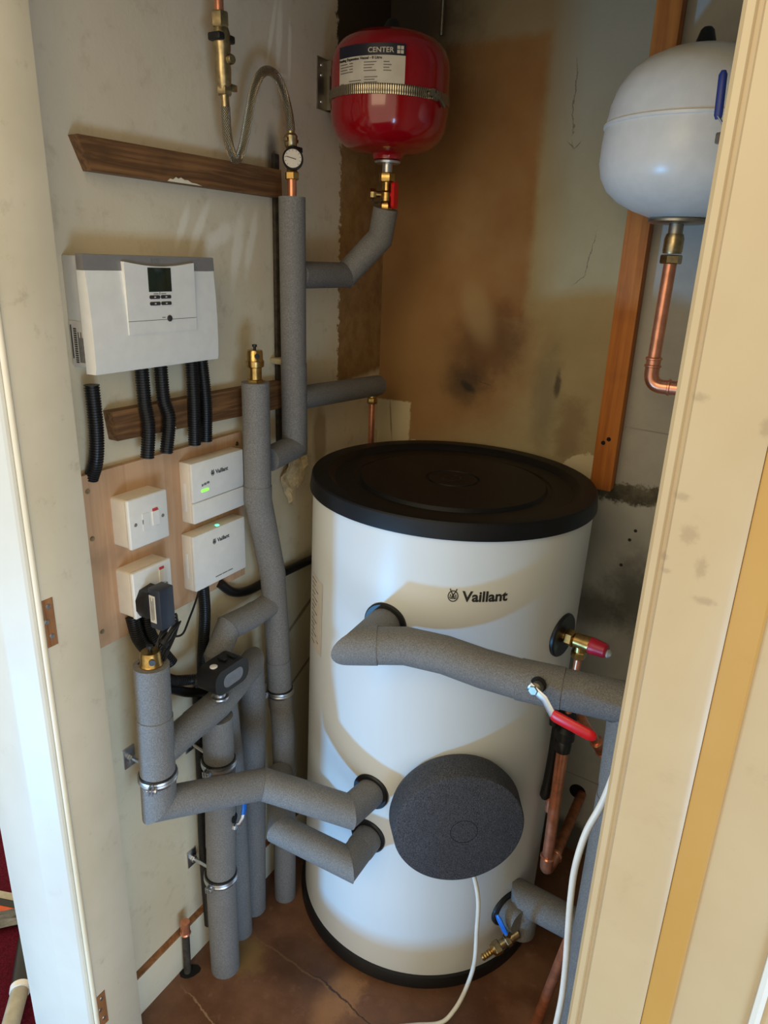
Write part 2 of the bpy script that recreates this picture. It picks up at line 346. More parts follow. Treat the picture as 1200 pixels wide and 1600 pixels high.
def fillet(pts, rad, seg=8):
    pts = [V(p) for p in pts]; out = [pts[0]]
    for i in range(1, len(pts)-1):
        a, b, c = pts[i-1], pts[i], pts[i+1]; d1 = (a-b).normalized(); d2 = (c-b).normalized()
        ang = d1.angle(d2)
        if ang > 3.05: out.append(b); continue
        t = min(rad/math.tan(ang/2), (a-b).length*0.49, (c-b).length*0.49)
        p1, p2 = b+d1*t, b+d2*t
        for k_ in range(seg+1):
            s = k_/seg; out.append(p1*(1-s)**2 + b*2*s*(1-s) + p2*s*s)
    out.append(pts[-1]); return out
def spline(pts, seg=8):
    pts = [V(p) for p in pts]; P = [pts[0]*2-pts[1]] + pts + [pts[-1]*2-pts[-2]]; out = []
    for i in range(1, len(P)-2):
        for k_ in range(seg):
            t = k_/seg; a, b, c, d = P[i-1], P[i], P[i+1], P[i+2]
            out.append(0.5*((2*b)+(c-a)*t+(2*a-5*b+4*c-d)*t*t+(3*b-3*c+d-a)*t**3))
    out.append(pts[-1]); return out
def lathe(bm, prof, c, axis=(0, 0, 1), n=64):
    u, v, d = basis(axis); c = V(c); rings = []
    for (r, h) in prof:
        if r < 1e-6: rings.append([bm.verts.new(c+d*h)])
        else: rings.append([bm.verts.new(c+d*h+u*(r*math.cos(2*math.pi*j/n))+v*(r*math.sin(2*math.pi*j/n))) for j in range(n)])
    for a, b in zip(rings, rings[1:]):
        for j in range(n):
            k_ = (j+1) % n
            if len(a) == 1 and len(b) == 1: continue
            if len(a) == 1: bm.faces.new((a[0], b[k_], b[j]))
            elif len(b) == 1: bm.faces.new((a[j], a[k_], b[0]))
            else: bm.faces.new((a[j], a[k_], b[k_], b[j]))
    if len(rings[0]) > 1: bm.faces.new(rings[0][::-1])
    if len(rings[-1]) > 1: bm.faces.new(rings[-1])
    return bm
def box(bm, lo, hi, bev=0.0, seg=2, rot=None, c=None):
    lo, hi = V(lo), V(hi); vs = []
    for z_ in (lo.z, hi.z):
        for y_ in (lo.y, hi.y):
            for x_ in (lo.x, hi.x): vs.append(bm.verts.new((x_, y_, z_)))
    F = [(0, 2, 3, 1), (4, 5, 7, 6), (0, 1, 5, 4), (2, 6, 7, 3), (0, 4, 6, 2), (1, 3, 7, 5)]
    fs = [bm.faces.new([vs[i] for i in f]) for f in F]
    if bev:
        es = list({e for f in fs for e in f.edges})
        r = bmesh.ops.bevel(bm, geom=es, offset=bev, segments=seg, affect='EDGES', profile=0.5)
        vs = list({v for f in r['faces'] for v in f.verts} | {v for v in vs if v.is_valid})
    if rot is not None:
        cc = V(c) if c else (lo+hi)/2
        bmesh.ops.rotate(bm, verts=[v for v in vs if v.is_valid], cent=cc, matrix=rot)
    return bm
def BM(): return bmesh.new()
def prism(bm, poly, a, b, axis):
    """polygon in the plane normal to axis (0=x,1=y,2=z), extruded from a to b"""
    def mk(p, t):
        l = list(p); l.insert(axis, t); return bm.verts.new(l)
    A = [mk(p, a) for p in poly]; B = [mk(p, b) for p in poly]
    bm.faces.new(A[::-1]); bm.faces.new(B)
    for i in range(len(poly)):
        j = (i+1) % len(poly); bm.faces.new((A[i], A[j], B[j], B[i]))
    return bm
def rrect(u0, u1, v0, v1, r, n=5):
    out = []
    for (cx, cy, a0) in ((u1-r, v1-r, 0), (u0+r, v1-r, 90), (u0+r, v0+r, 180), (u1-r, v0+r, 270)):
        for i in range(n+1):
            t = math.radians(a0+90*i/n); out.append((cx+r*math.cos(t), cy+r*math.sin(t)))
    return out
def hexnut(bm, c, axis, r, h, bev=0.0008):
    u, v, d = basis(axis); c = V(c); A = []
    for (rr, hh) in ((r*0.9, 0), (r, h*0.12), (r, h*0.88), (r*0.9, h)):
        A.append([bm.verts.new(c+d*hh+u*rr*math.cos(math.pi*j/3+0.3)+v*rr*math.sin(math.pi*j/3+0.3)) for j in range(6)])
    bm.faces.new(A[0][::-1]); bm.faces.new(A[-1])
    for a, b in zip(A, A[1:]):
        for j in range(6): bm.faces.new((a[j], a[(j+1) % 6], b[(j+1) % 6], b[j]))
    return bm
def cyl(bm, a, b, r, n=28, r2=None): return sweep(bm, [a, b], [r, r if r2 is None else r2], n)
def text_bm(s, size, fn, bold=0.0, depth=0.0006):
    """text outline meshed, every vertex (u,v,h) sent through fn to a world point"""
    cu = bpy.data.curves.new('print', 'FONT'); cu.body = s; cu.size = size; cu.align_x = 'CENTER'; cu.align_y = 'CENTER'; cu.offset = bold; cu.extrude = depth/2; cu.resolution_u = 3
    o = bpy.data.objects.new('print', cu); COL.objects.link(o)
    dg = bpy.context.evaluated_depsgraph_get(); ev = o.evaluated_get(dg); me = ev.to_mesh()
    bm = BM(); bm.from_mesh(me); ev.to_mesh_clear(); bpy.data.objects.remove(o); bpy.data.curves.remove(cu)
    bmesh.ops.triangulate(bm, faces=bm.faces)
    if size > 0.015:
        bmesh.ops.subdivide_edges(bm, edges=[e for e in bm.edges if e.calc_length() > 0.006], cuts=2)
    for v in bm.verts: v.co = fn(v.co.x, v.co.y, v.co.z)
    return bm
def strokes(bm, segs, wd, fn, depth=0.0006):
    """flat printed strokes ((u0,v0,u1,v1),...)"""
    for (u0, v0, u1, v1) in segs:
        L = math.hypot(u1-u0, v1-v0) or 1e-6; nx, ny = -(v1-v0)/L*wd/2, (u1-u0)/L*wd/2
        P = [(u0+nx, v0+ny), (u0-nx, v0-ny), (u1-nx, v1-ny), (u1+nx, v1+ny)]
        lo = [bm.verts.new(fn(a, b, 0)) for a, b in P]; hi = [bm.verts.new(fn(a, b, depth)) for a, b in P]
        bm.faces.new(lo[::-1]); bm.faces.new(hi)
        for i in range(4): bm.faces.new((lo[i], lo[(i+1) % 4], hi[(i+1) % 4], hi[i]))
    return bm
def emblem(bm, cx, cy, s, fn, wd):
    """a hare's head in an upright egg: oval ring, two ears, a V and whisker strokes"""
    ring = [(cx+0.42*s*math.cos(t*math.pi/14), cy-0.06*s+0.5*s*math.sin(t*math.pi/14)) for t in range(29)]
    seg = [(*a, *b) for a, b in zip(ring, ring[1:])]
    for q in (-1, 1):
        seg += [(cx, cy-0.02*s, cx+q*0.30*s, cy+0.62*s), (cx+q*0.02*s, cy+0.08*s, cx+q*0.2*s, cy+0.36*s), (cx+q*0.08*s, cy-0.02*s, cx+q*0.12*s, cy-0.32*s), (cx+q*0.12*s, cy-0.32*s, cx+q*0.3*s, cy-0.2*s), (cx+q*0.22*s, cy+0.1*s, cx+q*0.24*s, cy-0.14*s)]
    seg += [(cx, cy, cx, cy-0.34*s)]
    return strokes(bm, seg, wd, fn)

# ------------------------------------------------------------------ the setting
obj('floor', box(BM(), (0.0, 0.62, -0.06), (1.05, 1.70, 0.0)), 'floor', kind='structure')
fc = BM(); box(fc, (-2.2, 0.45, -0.07), (-0.1, 2.4, -0.004)); box(fc, (-0.1, 0.45, -0.07), (2.4, 0.62, -0.004)); box(fc, (-2.4, -2.6, -1.27), (3.0, 0.45, -1.2))
obj('floor_carpet', fc, 'carpet', kind='structure')
obj('wall_left', box(BM(), (-0.10, 0.677, -0.06), (0.0, 1.755, 2.42)), 'wall_left', kind='structure')
obj('wall_back', box(BM(), (0.0, 1.655, -0.06), (1.15, 1.755, 2.42)), 'wall_back', kind='structure')
obj('wall_right', box(BM(), (1.05, 0.677, -0.06), (1.15, 1.655, 2.42)), 'plaster', kind='structure')
obj('ceiling', box(BM(), (-0.1, 0.56, 2.42), (1.15, 1.755, 2.5)), 'plaster', kind='structure')
wf = BM(); box(wf, (0.93, 0.576, -0.06), (2.4, 0.677, 2.42)); box(wf, (0.05, 0.576, 2.06), (0.93, 0.677, 2.42))
obj('wall_front', wf, 'right_paint', kind='structure')
# left door lining with its moulded architrave and two emptied hinge recesses
j = obj('trim_1', box(BM(), (-0.12, 0.578, -0.05), (0.05, 0.6765, 2.06), 0.002), 'jamb_paint', kind='structure')
obj('bead', sweep(BM(), [(0.049, 0.5785, -0.03), (0.049, 0.5785, 2.05)], 0.0045, 12), 'cream_gloss', j)
for (z0, z1) in ((0.966, 1.046), (0.13, 0.212)):
    h = obj('hinge_recess', box(BM(), (0.0485, 0.578, z0), (0.0512, 0.601, z1)), 'raw', j)
    for zz in (0.22, 0.55, 0.85):
        obj('screw', lathe(BM(), [(0.0, 0.0), (0.0042, 0.0), (0.0036, 0.0018), (0, 0.0012)], (0.051, 0.589+0.003*math.sin(zz*9), z0+(z1-z0)*zz), (1, 0, 0), 14), 'zinc', h)
obj('trim_2', prism(BM(), [(-0.128, 0.5775), (-0.128, 0.5575), (-0.124, 0.555), (-0.018, 0.555), (-0.014, 0.5562), (0.026, 0.5655), (0.038, 0.5685), (0.041, 0.572), (0.041, 0.5775)], -0.05, 2.10, 2), 'white_gloss', kind='structure')
# right door lining and architrave
obj('trim_3', box(BM(), (0.888, 0.592, -0.05), (0.93, 0.6765, 2.06), 0.002), 'right_paint', kind='structure')
obj('trim_4', prism(BM(), [(0.889, 0.5915), (0.889, 0.574), (0.892, 0.5705), (0.897, 0.5705), (0.8985, 0.5735), (0.9015, 0.5735), (0.903, 0.570), (0.952, 0.5695), (0.957, 0.5720), (0.957, 0.5915)], -0.05, 2.08, 2), 'right_paint', kind='structure')
obj('trim_5', prism(BM(), [(0.9575, 0.5755), (0.9575, 0.5735), (0.980, 0.5715), (0.982, 0.5735), (0.982, 0.5755)], -0.05, 2.08, 2), 'ochre_shade', kind='structure')  # strip carries the frame's shaded band in its colour
obj('trim_6', prism(BM(), [(1.043, 0.5755), (1.043, 0.571), (1.047, 0.5695), (1.051, 0.571), (1.051, 0.5755)], -0.05, 2.08, 2), 'white_gloss', kind='structure')
obj('trim_7', box(BM(), (0.05, 0.58, 2.02), (0.888, 0.6765, 2.06)), 'right_paint', kind='structure')
sk = obj('baseboard_left', prism(BM(), [(0.0, 0.0), (0.016, 0.0), (0.016, 0.096), (0.013, 0.1005), (0.0, 0.1015)], 0.68, 1.60, 1), 'skirt', kind='structure')
obj('raw_edge', prism(BM(), [(0.0, 0.0995), (0.0145, 0.0985), (0.0135, 0.1015), (0.0, 0.1025)], 0.69, 1.58, 1), 'raw', sk)

# timbers
bt = BM(); prism(bt, [(0.752, 1.700), (1.209, 1.705), (1.211, 1.656), (0.772, 1.6555)], 0.0, 0.026, 0)
for v in bt.verts:
    if v.co.x > 0.02 and v.co.y < 0.8: v.co.y -= 0.004
obj('wall_batten', bt, 'batten', label='dark brown batten with slanted cut end, high on the wall above the control unit', cat='batten')
bt = BM(); prism(bt, [(0.766, 1.301), (1.207, 1.298), (1.211, 1.240), (0.772, 1.252)], 0.0, 0.022, 0)
obj('wall_batten', bt, 'batten', label='brown batten behind the black conduits, just above the plywood board', cat='batten')
def chip(parent, pts, x_):
    obj('paint_chip', prism(BM(), pts, x_-0.0005, x_+0.0006, 0), 'skirt', parent, label='white paint residue')
BT = [o_ for o_ in COL.objects if o_.name.startswith('wall_batten')]
chip(BT[0], [(0.912, 1.6558), (0.918, 1.660), (0.925, 1.6595), (0.931, 1.6635), (0.936, 1.6615), (0.942, 1.664), (0.950, 1.661), (0.957, 1.6615), (0.966, 1.6585), (0.978, 1.6580), (0.990, 1.6558)], 0.026)
chip(BT[1], [(1.09, 1.2445), (1.10, 1.253), (1.112, 1.251), (1.12, 1.257), (1.135, 1.252), (1.15, 1.249), (1.165, 1.2425)], 0.022)
chip(BT[1], [(0.886, 1.2508), (0.888, 1.262), (0.892, 1.258), (0.897, 1.264), (0.901, 1.2505)], 0.022)
st = obj('timber_stud', box(BM(), (0.600, 1.612, 1.066), (0.648, 1.655, 2.42), 0.0015), 'stud', label='orange-stained upright timber on the back wall behind the white vessel', cat='timber post')
for (xx, zz) in ((0.617, 1.176), (0.628, 1.186)):
    obj('knot', lathe(BM(), [(0, 0.0), (0.005, 0.0), (0.004, 0.0008), (0, 0.001)], (xx, 1.612, zz), (0, -1, 0), 14), 'hole', st)

# ------------------------------------------------------------------ hot water cylinder
TB = V(0.355, 1.337, 0.0); TZ = V(0.0151, 0.0069, 1).normalized(); TX = V(0, 1, 0).cross(TZ).normalized(); TY = TZ.cross(TX)
def tk(x_, y_, z_): return TB+TX*x_+TY*y_+TZ*z_
def rad_dir(p):
    q = V(p)-TB; q -= TZ*q.dot(TZ); return q.normalized()
tank = thing('hot_water_cylinder', 'tall white hot water cylinder with black lid in the middle of the closet', 'water tank', TB)
obj('body', lathe(BM(), [(0.2965, 0.026), (0.2975, 0.03), (0.2975, 1.098)], TB, TZ, 128), 'tank', tank)
obj('base_ring', lathe(BM(), [(0.300, 0.0), (0.3075, 0.002), (0.3075, 0.018), (0.304, 0.029), (0.2968, 0.031)], TB, TZ, 128), 'black_plastic', tank)
lid = obj('lid', lathe(BM(), [(0.0, 1.113), (0.052, 1.113), (0.054, 1.110), (0.057, 1.110), (0.059, 1.113), (0.196, 1.113), (0.201, 1.106), (0.208, 1.106), (0.212, 1.109), (0.252, 1.110), (0.258, 1.1165), (0.266, 1.1215), (0.2945, 1.1225), (0.2985, 1.1215), (0.3005, 1.1185), (0.3040, 1.092), (0.3038, 1.0895), (0.2976, 1.0895)], TB, TZ, 128), 'lid', tank, angle=26)
def on_tank(a0, zc, extra=0.0006, R=0.2975):
    def fn(u, v, h):
        a = a0+u/R; return tk((R+extra+h)*math.cos(a), (R+extra+h)*math.sin(a), zc+v)
    return fn
def ang_of(p):
    q = V(p)-TB; return math.atan2(q.dot(TY), q.dot(TX))
a_logo = ang_of((0.555, 1.112, 0.98)); fn = on_tank(a_logo, 0.979)
obj('lettering', text_bm('Vaillant', 0.0285, fn, 0.0008), 'ink', tank)
obj('emblem', emblem(BM(), -0.0595, 0.002, 0.021, fn, 0.0016), 'ink', tank)
# emblem moulded in the lid
obj('lid_emblem', emblem(BM(), 0, 0, 0.05, lambda u, v, h: tk(u*0.8+v*0.2, v*0.9-u*0.2, 1.1128+h), 0.003), 'black_plastic', tank)
# side sticker
a_st = ang_of((0.182, 1.108, 0.82)); fn = on_tank(a_st, 0.83)
sb = BM(); gr = [[[sb.verts.new(fn(-0.035+0.07*i/8, v, h)) for i in range(9)] for v in (-0.085, 0.085)] for h in (0, 0.0004)]
for i in range(8): sb.faces.new((gr[1][0][i], gr[1][0][i+1], gr[1][1][i+1], gr[1][1][i])); sb.faces.new((gr[0][0][i], gr[0][1][i], gr[0][1][i+1], gr[0][0][i+1]))
stk = obj('rating_sticker', sb, 'paper', tank, label='pale printed data sticker')
sb = BM(); strokes(sb, [(-0.03, v, -0.03+random.uniform(0.02, 0.055), v) for v in [0.075-0.0105*i for i in range(15)]], 0.0022, on_tank(a_st, 0.83, 0.0012)); obj('print', sb, 'ink_grey', stk)
PORT = [(0.386, 1.047, 0.901, 0.0375), (0.370, 1.044, 0.506, 0.0345), (0.367, 1.043, 0.389, 0.0345), (0.660, 1.287, 0.851, 0.040), (0.632, 1.222, 0.172, 0.037)]
for (x_, y_, z_, r) in PORT:
    d = rad_dir((x_, y_, z_)); c = V(x_, y_, z_)
    obj('port_collar', lathe(BM(), [(0.012, -0.006), (r+0.006, -0.006), (r+0.006, 0.003), (r+0.0035, 0.006), (0.012, 0.006)], c, d, 48), 'black_plastic', tank)
# foam cover over the immersion heater
ic = V(0.5715, 1.0435, 0.506); idr = rad_dir(ic)
imm = obj('immersion_cover', lathe(BM(), [(0.0, -0.066), (0.128, -0.066), (0.1335, -0.05), (0.1295, -0.005), (0.1275, -0.0012), (0.124, 0.0), (0.0, 0.0)], ic, idr, 96), 'foam_cap', tank, label='charcoal round foam cover')
pc = ic + V(0.007, 0.0057, -0.004)
obj('centre_plug', lathe(BM(), [(0.0, 0.0004), (0.0255, 0.0004), (0.0262, -0.001), (0, -0.001)], pc, idr, 40), 'foam_cap', imm)
obj('plug_slot', lathe(BM(), [(0.0262, 0.0001), (0.0262, 0.0008), (0.0274, 0.0008), (0.0274, 0.0001)], pc, idr, 40), 'hole', imm)

# white flex from the immersion heater across the floor
pw = spline([(0.585, 1.085, 0.40), (0.612, 1.075, 0.33), (0.620, 1.066, 0.25), (0.624, 1.060, 0.17), (0.615, 1.050, 0.10), (0.600, 1.035, 0.045), (0.578, 1.015, 0.012), (0.53, 0.985, 0.0052), (0.46, 0.93, 0.0052), (0.40, 0.86, 0.0052)], 8)
obj('power_flex', sweep(BM(), pw, 0.0045, 12), 'white_cable', label='white flex hanging from the charcoal foam cover and running across the floor', cat='cable')

# ------------------------------------------------------------------ insulated pipes
def run(parent, pts, r, cuts=(), name='foam_sleeve', n0=None, n1=None, mat='foam', corner=14):
    """foam sleeves along a path: mitred at every corner, cut square at (segment, t)"""
    pts = [V(p) for p in pts]; items = []
    for i, p in enumerate(pts):
        items.append((p, 'cut' if (i, 0.0) in cuts and i else 'pt', i))
        for (si, t) in cuts:
            if t > 0 and si == i and i < len(pts)-1: items.append((p.lerp(pts[i+1], t), 'cut', i))
    pieces = []; cur = [items[0][0]]; na = n0
    for q in range(1, len(items)):
        p, kind_, i = items[q]
        cur.append(p)
        if q == len(items)-1: pieces.append((cur, na, n1)); break
        d1 = (p-items[q-1][0]).normalized(); d2 = (items[q+1][0]-p).normalized()
        if kind_ == 'cut' or math.degrees(d1.angle(d2)) > corner:
            nn = (d1+d2).normalized(); pieces.append((cur, na, nn)); cur = [p]; na = nn
    out = []
    for i, (pp, a, b) in enumerate(pieces):
        rr = r*(1.0 + (0.02 if i % 2 else -0.02))
        out.append(obj(name, sweep(BM(), pp, rr, 36, a, b), mat, parent))
    return out
# from the gauge down: long riser with two arms towards the red vessel
pA = thing('insulated_pipe', 'grey foam-lagged riser under the pressure gauge with two side arms to the right', 'pipe', (0.068, 1.19, 1.13), 'grey foam-lagged pipes')
run(pA, [(0.068, 1.187, 1.655), (0.068, 1.189, 1.345), (0.068, 1.191, 1.166), (0.070, 1.10, 1.158)], 0.0262, cuts=((1, 0.02),))
run(pA, [(0.068, 1.205, 1.514), (0.070, 1.375, 1.514), (0.138, 1.404, 1.592), (0.1515, 1.400, 1.650)], 0.0268)
run(pA, [(0.068, 1.205, 1.268), (0.070, 1.53, 1.254)], 0.0255)
obj('end_cap', lathe(BM(), [(0, 0), (0.012, 0), (0.012, 0.014), (0.009, 0.018), (0, 0.018)], (0.072, 1.53, 1.254), (0.1, 1, 0), 24), 'red_dark', pA)
obj('bare_copper', cyl(BM(), (0.068, 1.187, 1.655), (0.068, 1.187, 1.685), 0.0085), 'copper', pA)
# copper drop from the second arm
pc_ = thing('copper_pipe', 'thin copper drop pipe in the far left corner behind the cylinder lid', 'pipe', (0.070, 1.505, 0.9))
obj('tube', cyl(BM(), (0.070, 1.505, 0.9), (0.070, 1.505, 1.228), 0.0078), 'copper', pc_)
b_ = BM(); hexnut(b_, (0.070, 1.505, 1.212), (0, 0, 1), 0.0125, 0.016); lathe(b_, [(0.0, 0.0), (0.016, 0.0), (0.016, 0.004), (0, 0.004)], (0.070, 1.505, 1.229), (0, 0, 1), 24); obj('compression_nut', b_, 'brass', pc_)
# middle riser with the upper air vent
pB = thing('insulated_pipe', 'grey foam-lagged riser under the upper brass air vent, running from batten height to the floor', 'pipe', (0.085, 1.11, 0), 'grey foam-lagged pipes')
run(pB, [(0.068, 1.067, 1.318), (0.068, 1.067, 1.13), (0.068, 1.066, 1.08), (0.068, 1.085, 1.00), (0.068, 1.108, 0.90), (0.070, 1.117, 0.76), (0.072, 1.120, 0.62), (0.080, 1.122, 0.50), (0.086, 1.116, 0.40), (0.090, 1.110, 0.22), (0.090, 1.108, 0.0)], 0.0275,
    cuts=((1, 0.4), (4, 0.05), (5, 0.55), (6, 0.5), (8, 0.1), (8, 0.6)), corner=40)
run(pB, [(0.066, 1.115, 0.828), (0.062, 1.035, 0.824), (0.058, 0.975, 0.826), (0.058, 0.940, 0.78), (0.060, 0.948, 0.70), (0.062, 0.962, 0.5), (0.064, 0.968, 0.0)], 0.0265, cuts=((0, 0.75),), corner=20)
# front riser with the lower air vent, tee and tail to the cylinder
pD = thing('insulated_pipe', 'grey foam-lagged riser under the lower brass air vent, turning along to the cylinder side', 'pipe', (0.10, 0.73, 0.55), 'grey foam-lagged pipes')
run(pD, [(0.1, 0.735, 0.876), (0.1, 0.733, 0.77), (0.1, 0.727, 0.583), (0.197, 0.905, 0.545), (0.366, 0.966, 0.512), (0.372, 1.040, 0.507)], 0.0312, cuts=((0, 0.98),))
run(pD, [(0.1, 0.745, 0.690), (0.097, 0.83, 0.697), (0.094, 0.895, 0.700), (0.054, 1.045, 0.700), (0.053, 1.050, 0.60), (0.050, 1.042, 0.36), (0.047, 1.036, 0.0)], 0.0290, cuts=((0, 0.95), (4, 0.75)), corner=20)
# low arm to the cylinder
pG = thing('insulated_pipe', 'short grey foam-lagged arm entering the cylinder low, under the bent arm', 'pipe', (0.22, 0.95, 0.36), 'grey foam-lagged pipes')
run(pG, [(0.094, 1.090, 0.398), (0.205, 0.952, 0.394), (0.373, 0.958, 0.389), (0.371, 1.040, 0.389)], 0.0300, cuts=((2, 0.55),))
# stout foot pipe
pE = thing('insulated_pipe', 'thick grey foam-lagged pipe standing on the floor by the copper stub, with two zinc clips', 'pipe', (0.094, 0.880, 0), 'grey foam-lagged pipes')
run(pE, [(0.095, 0.892, 0.675), (0.095, 0.890, 0.46), (0.094, 0.880, 0.25), (0.094, 0.879, 0.0)], 0.0318, cuts=((0, 0.5), (1, 0.5), (1, 0.95)))
obj('valve_slot', lathe(BM(), [(0, 0), (0.011, 0), (0.011, 0.0008), (0, 0.0008)], (0.1265, 0.895, 0.432), (1, 0.2, 0.1), 24), 'hole', pE)
# hot outlet with lever
pH = thing('insulated_pipe', 'grey foam-lagged outlet pipe crossing the front of the cylinder to the right frame', 'pipe', (0.83, 1.045, 0), 'grey foam-lagged pipes')
run(pH, [(0.387, 1.045, 0.901), (0.392, 0.957, 0.90), (0.46, 0.990, 0.905), (0.53, 1.006, 0.902), (0.60, 1.008, 0.898), (0.664, 1.013, 0.897), (0.735, 1.025, 0.897), (0.842, 1.043, 0.897), (0.846, 1.043, 0.74), (0.842, 1.043, 0.0)], 0.0345, cuts=((1, 0.35), (5, 0.0), (6, 0.0), (8, 0.0), (8, 0.03)), corner=30)
lv = thing('ball_valve_lever', 'bright red lever handle on a zinc arm, on the lagged outlet pipe', 'valve handle', (0.71, 0.985, 0.90))
obj('slot', lathe(BM(), [(0, 0), (0.013, 0), (0.013, 0.0022), (0, 0.0022)], (0.704, 0.9880, 0.914), (-0.1, -1, 0.35), 24), 'hole', lv)
b_ = BM(); lathe(b_, [(0, 0), (0.010, 0), (0.010, 0.012), (0.006, 0.016), (0, 0.016)], (0.705, 0.986, 0.912), (-0.1, -1, 0.1), 24); hexnut(b_, (0.703, 0.970, 0.914), (-0.1, -1, 0.1), 0.008, 0.006); obj('spindle_nut', b_, 'steel', lv)
arm = [(0.694, 0.970, 0.918), (0.722, 0.966, 0.905), (0.740, 0.950, 0.896), (0.752, 0.946, 0.892)]
obj('arm', sweep(BM(), arm, 0.008, 16, flat=(0.28, 1.0)), 'zinc', lv)
obj('grip', sweep(BM(), [(0.742, 0.949, 0.8955), (0.748, 0.9475, 0.894), (0.80, 0.946, 0.884), (0.808, 0.946, 0.8825), (0.812, 0.946, 0.882)], [0.0095, 0.0105, 0.0105, 0.0085, 0.003], 20, flat=(0.5, 1.0)), 'red_plastic', lv, label='bright red vinyl grip')
# bottom feed
pI = thing('insulated_pipe', 'thick grey foam-lagged feed at the foot of the cylinder, right of the white flex', 'pipe', (0.70, 1.24, 0.1), 'grey foam-lagged pipes')
dI = rad_dir((0.632, 1.222, 0.172))
run(pI, [(0.632, 1.222, 0.172), V(0.632, 1.222, 0.172)+dI*0.045], 0.0315)
run(pI, [(0.666, 1.236, 0.112), (0.669, 1.240, 0.202), (0.90, 1.250, 0.176)], 0.0345)

# ------------------------------------------------------------------ air vents
def air_vent(label, c, s):
    t = thing('air_vent', label, 'air vent', c)
    x_, y_, z_ = c
    b_ = BM(); hexnut(b_, (x_, y_, z_-0.004), (0, 0, 1), 0.0165*s, 0.010)
    lathe(b_, [(0.0125*s, 0.004), (0.0125*s, 0.028*s), (0.0170*s, 0.030*s), (0.0175*s, 0.040*s), (0.0155*s, 0.043*s), (0.0150*s, 0.058*s), (0.0135*s, 0.061*s), (0, 0.061*s)], c, (0, 0, 1), 36); obj('body', b_, 'brass', t)
    obj('vent_cap', lathe(BM(), [(0.0028*s, 0.060*s), (0.0028*s, 0.066*s), (0.0046*s, 0.067*s), (0.0046*s, 0.071*s), (0, 0.072*s)], c, (0, 0, 1), 20), 'black_plastic', t)
    obj('vent_port', lathe(BM(), [(0, 0), (0.0046*s, 0), (0.0046*s, 0.004*s), (0, 0.0042*s)], (x_+0.0125*s, y_-0.009*s, z_+0.051*s), (0.8, -0.6, 0.1), 20), 'black_plastic', t)
air_vent('brass air vent standing free, on the riser right of the black conduits', (0.068, 1.067, 1.318), 1.0)
air_vent('brass air vent sunk in foam, on the front riser below the power adapter', (0.100, 0.735, 0.832), 1.15)

# ------------------------------------------------------------------ pipe clips
def clip(label, c, ax, r, plate, out):
    t = thing('pipe_clip', label, 'pipe clip', c, 'zinc pipe clips')
    c = V(c); u, v, d = basis(ax)
    obj('rubber_lining', lathe(BM(), [(r-0.001, -0.0095), (r+0.0012, -0.0095), (r+0.0012, 0.0095), (r-0.001, 0.0095)], c, ax, 40), 'black_plastic', t)
    obj('band', lathe(BM(), [(r+0.001, -0.0065), (r+0.0036, -0.0065), (r+0.0044, -0.003), (r+0.003, 0), (r+0.0044, 0.003), (r+0.0036, 0.0065), (r+0.001, 0.0065)], c, ax, 40), 'zinc', t)
    e = V(out).normalized(); e = (e-d*e.dot(d)).normalized()
    q = c+e*(r+0.008); b_ = BM(); w_ = d.cross(e)
    for s in (-1, 1):
        rot = Matrix((e, w_, d)).transposed()
        box(b_, q+V(-0.009, s*0.003-0.0012, -0.0065), q+V(0.009, s*0.003+0.0012, 0.0065), 0, rot=rot, c=q)
    obj('lug', b_, 'zinc', t)
    obj('lug_screw', lathe(BM(), [(0, -0.008), (0.0022, -0.008), (0.0022, 0.007), (0.0048, 0.007), (0.0048, 0.010), (0, 0.0105)], q+e*0.003, w_, 16), 'zinc', t)
    pl_ = V(plate)
    if plate:
        hd = (pl_-c); hd = (hd-d*hd.dot(d)).normalized(); s0 = c+hd*(r+0.002)
        b_ = BM(); cyl(b_, s0, (0.012, pl_.y, pl_.z), 0.0042, 14); hexnut(b_, (0.012, pl_.y, pl_.z), (-1, 0, 0), 0.008, 0.009); obj('stud', b_, 'zinc', t)
        obj('wall_plate', box(BM(), (0.0, pl_.y-0.013, pl_.z-0.022), (0.003, pl_.y+0.013, pl_.z+0.022), 0.001), 'zinc', t)
clip('zinc clip round the front riser, below its side arm', (0.1, 0.729, 0.648), (0, -0.03, 1), 0.0316, (0, 0.748, 0.632), (0.45, -0.75, 0))
clip('upper zinc clip of the two on the thick foot pipe', (0.095, 0.891, 0.566), (0, 0, 1), 0.0322, (0, 0.902, 0.566), (0.1, -1, 0))
clip('lower zinc clip of the two on the thick foot pipe', (0.094, 0.880, 0.272), (0, 0, 1), 0.0322, (0, 0.886, 0.266), (0.1, -1, 0))
clip('zinc clip round the tall riser close beside the cylinder', (0.0727, 1.121, 0.60), (0, 0, 1), 0.0282, (0, 1.135, 0.60), (-0.5, -1, 0))
bl = thing('valve_lever', 'small blue lever sticking out of the thick foot pipe behind the bent arm', 'valve handle', (0.125, 0.90, 0.41))
obj('arm', sweep(BM(), [(0.122, 0.893, 0.410), (0.134, 0.902, 0.414), (0.138, 0.908, 0.428), (0.138, 0.912, 0.440)], 0.0045, 12, flat=(0.5, 1)), 'zinc', bl)
obj('spindle_nut', hexnut(BM(), (0.124, 0.893, 0.412), (1, 0.2, 0), 0.008, 0.008), 'zinc', bl)
obj('grip', sweep(BM(), [(0.138, 0.911, 0.436), (0.137, 0.915, 0.450), (0.135, 0.918, 0.475)], 0.0065, 14, flat=(0.6, 1)), 'blue_plastic', bl)

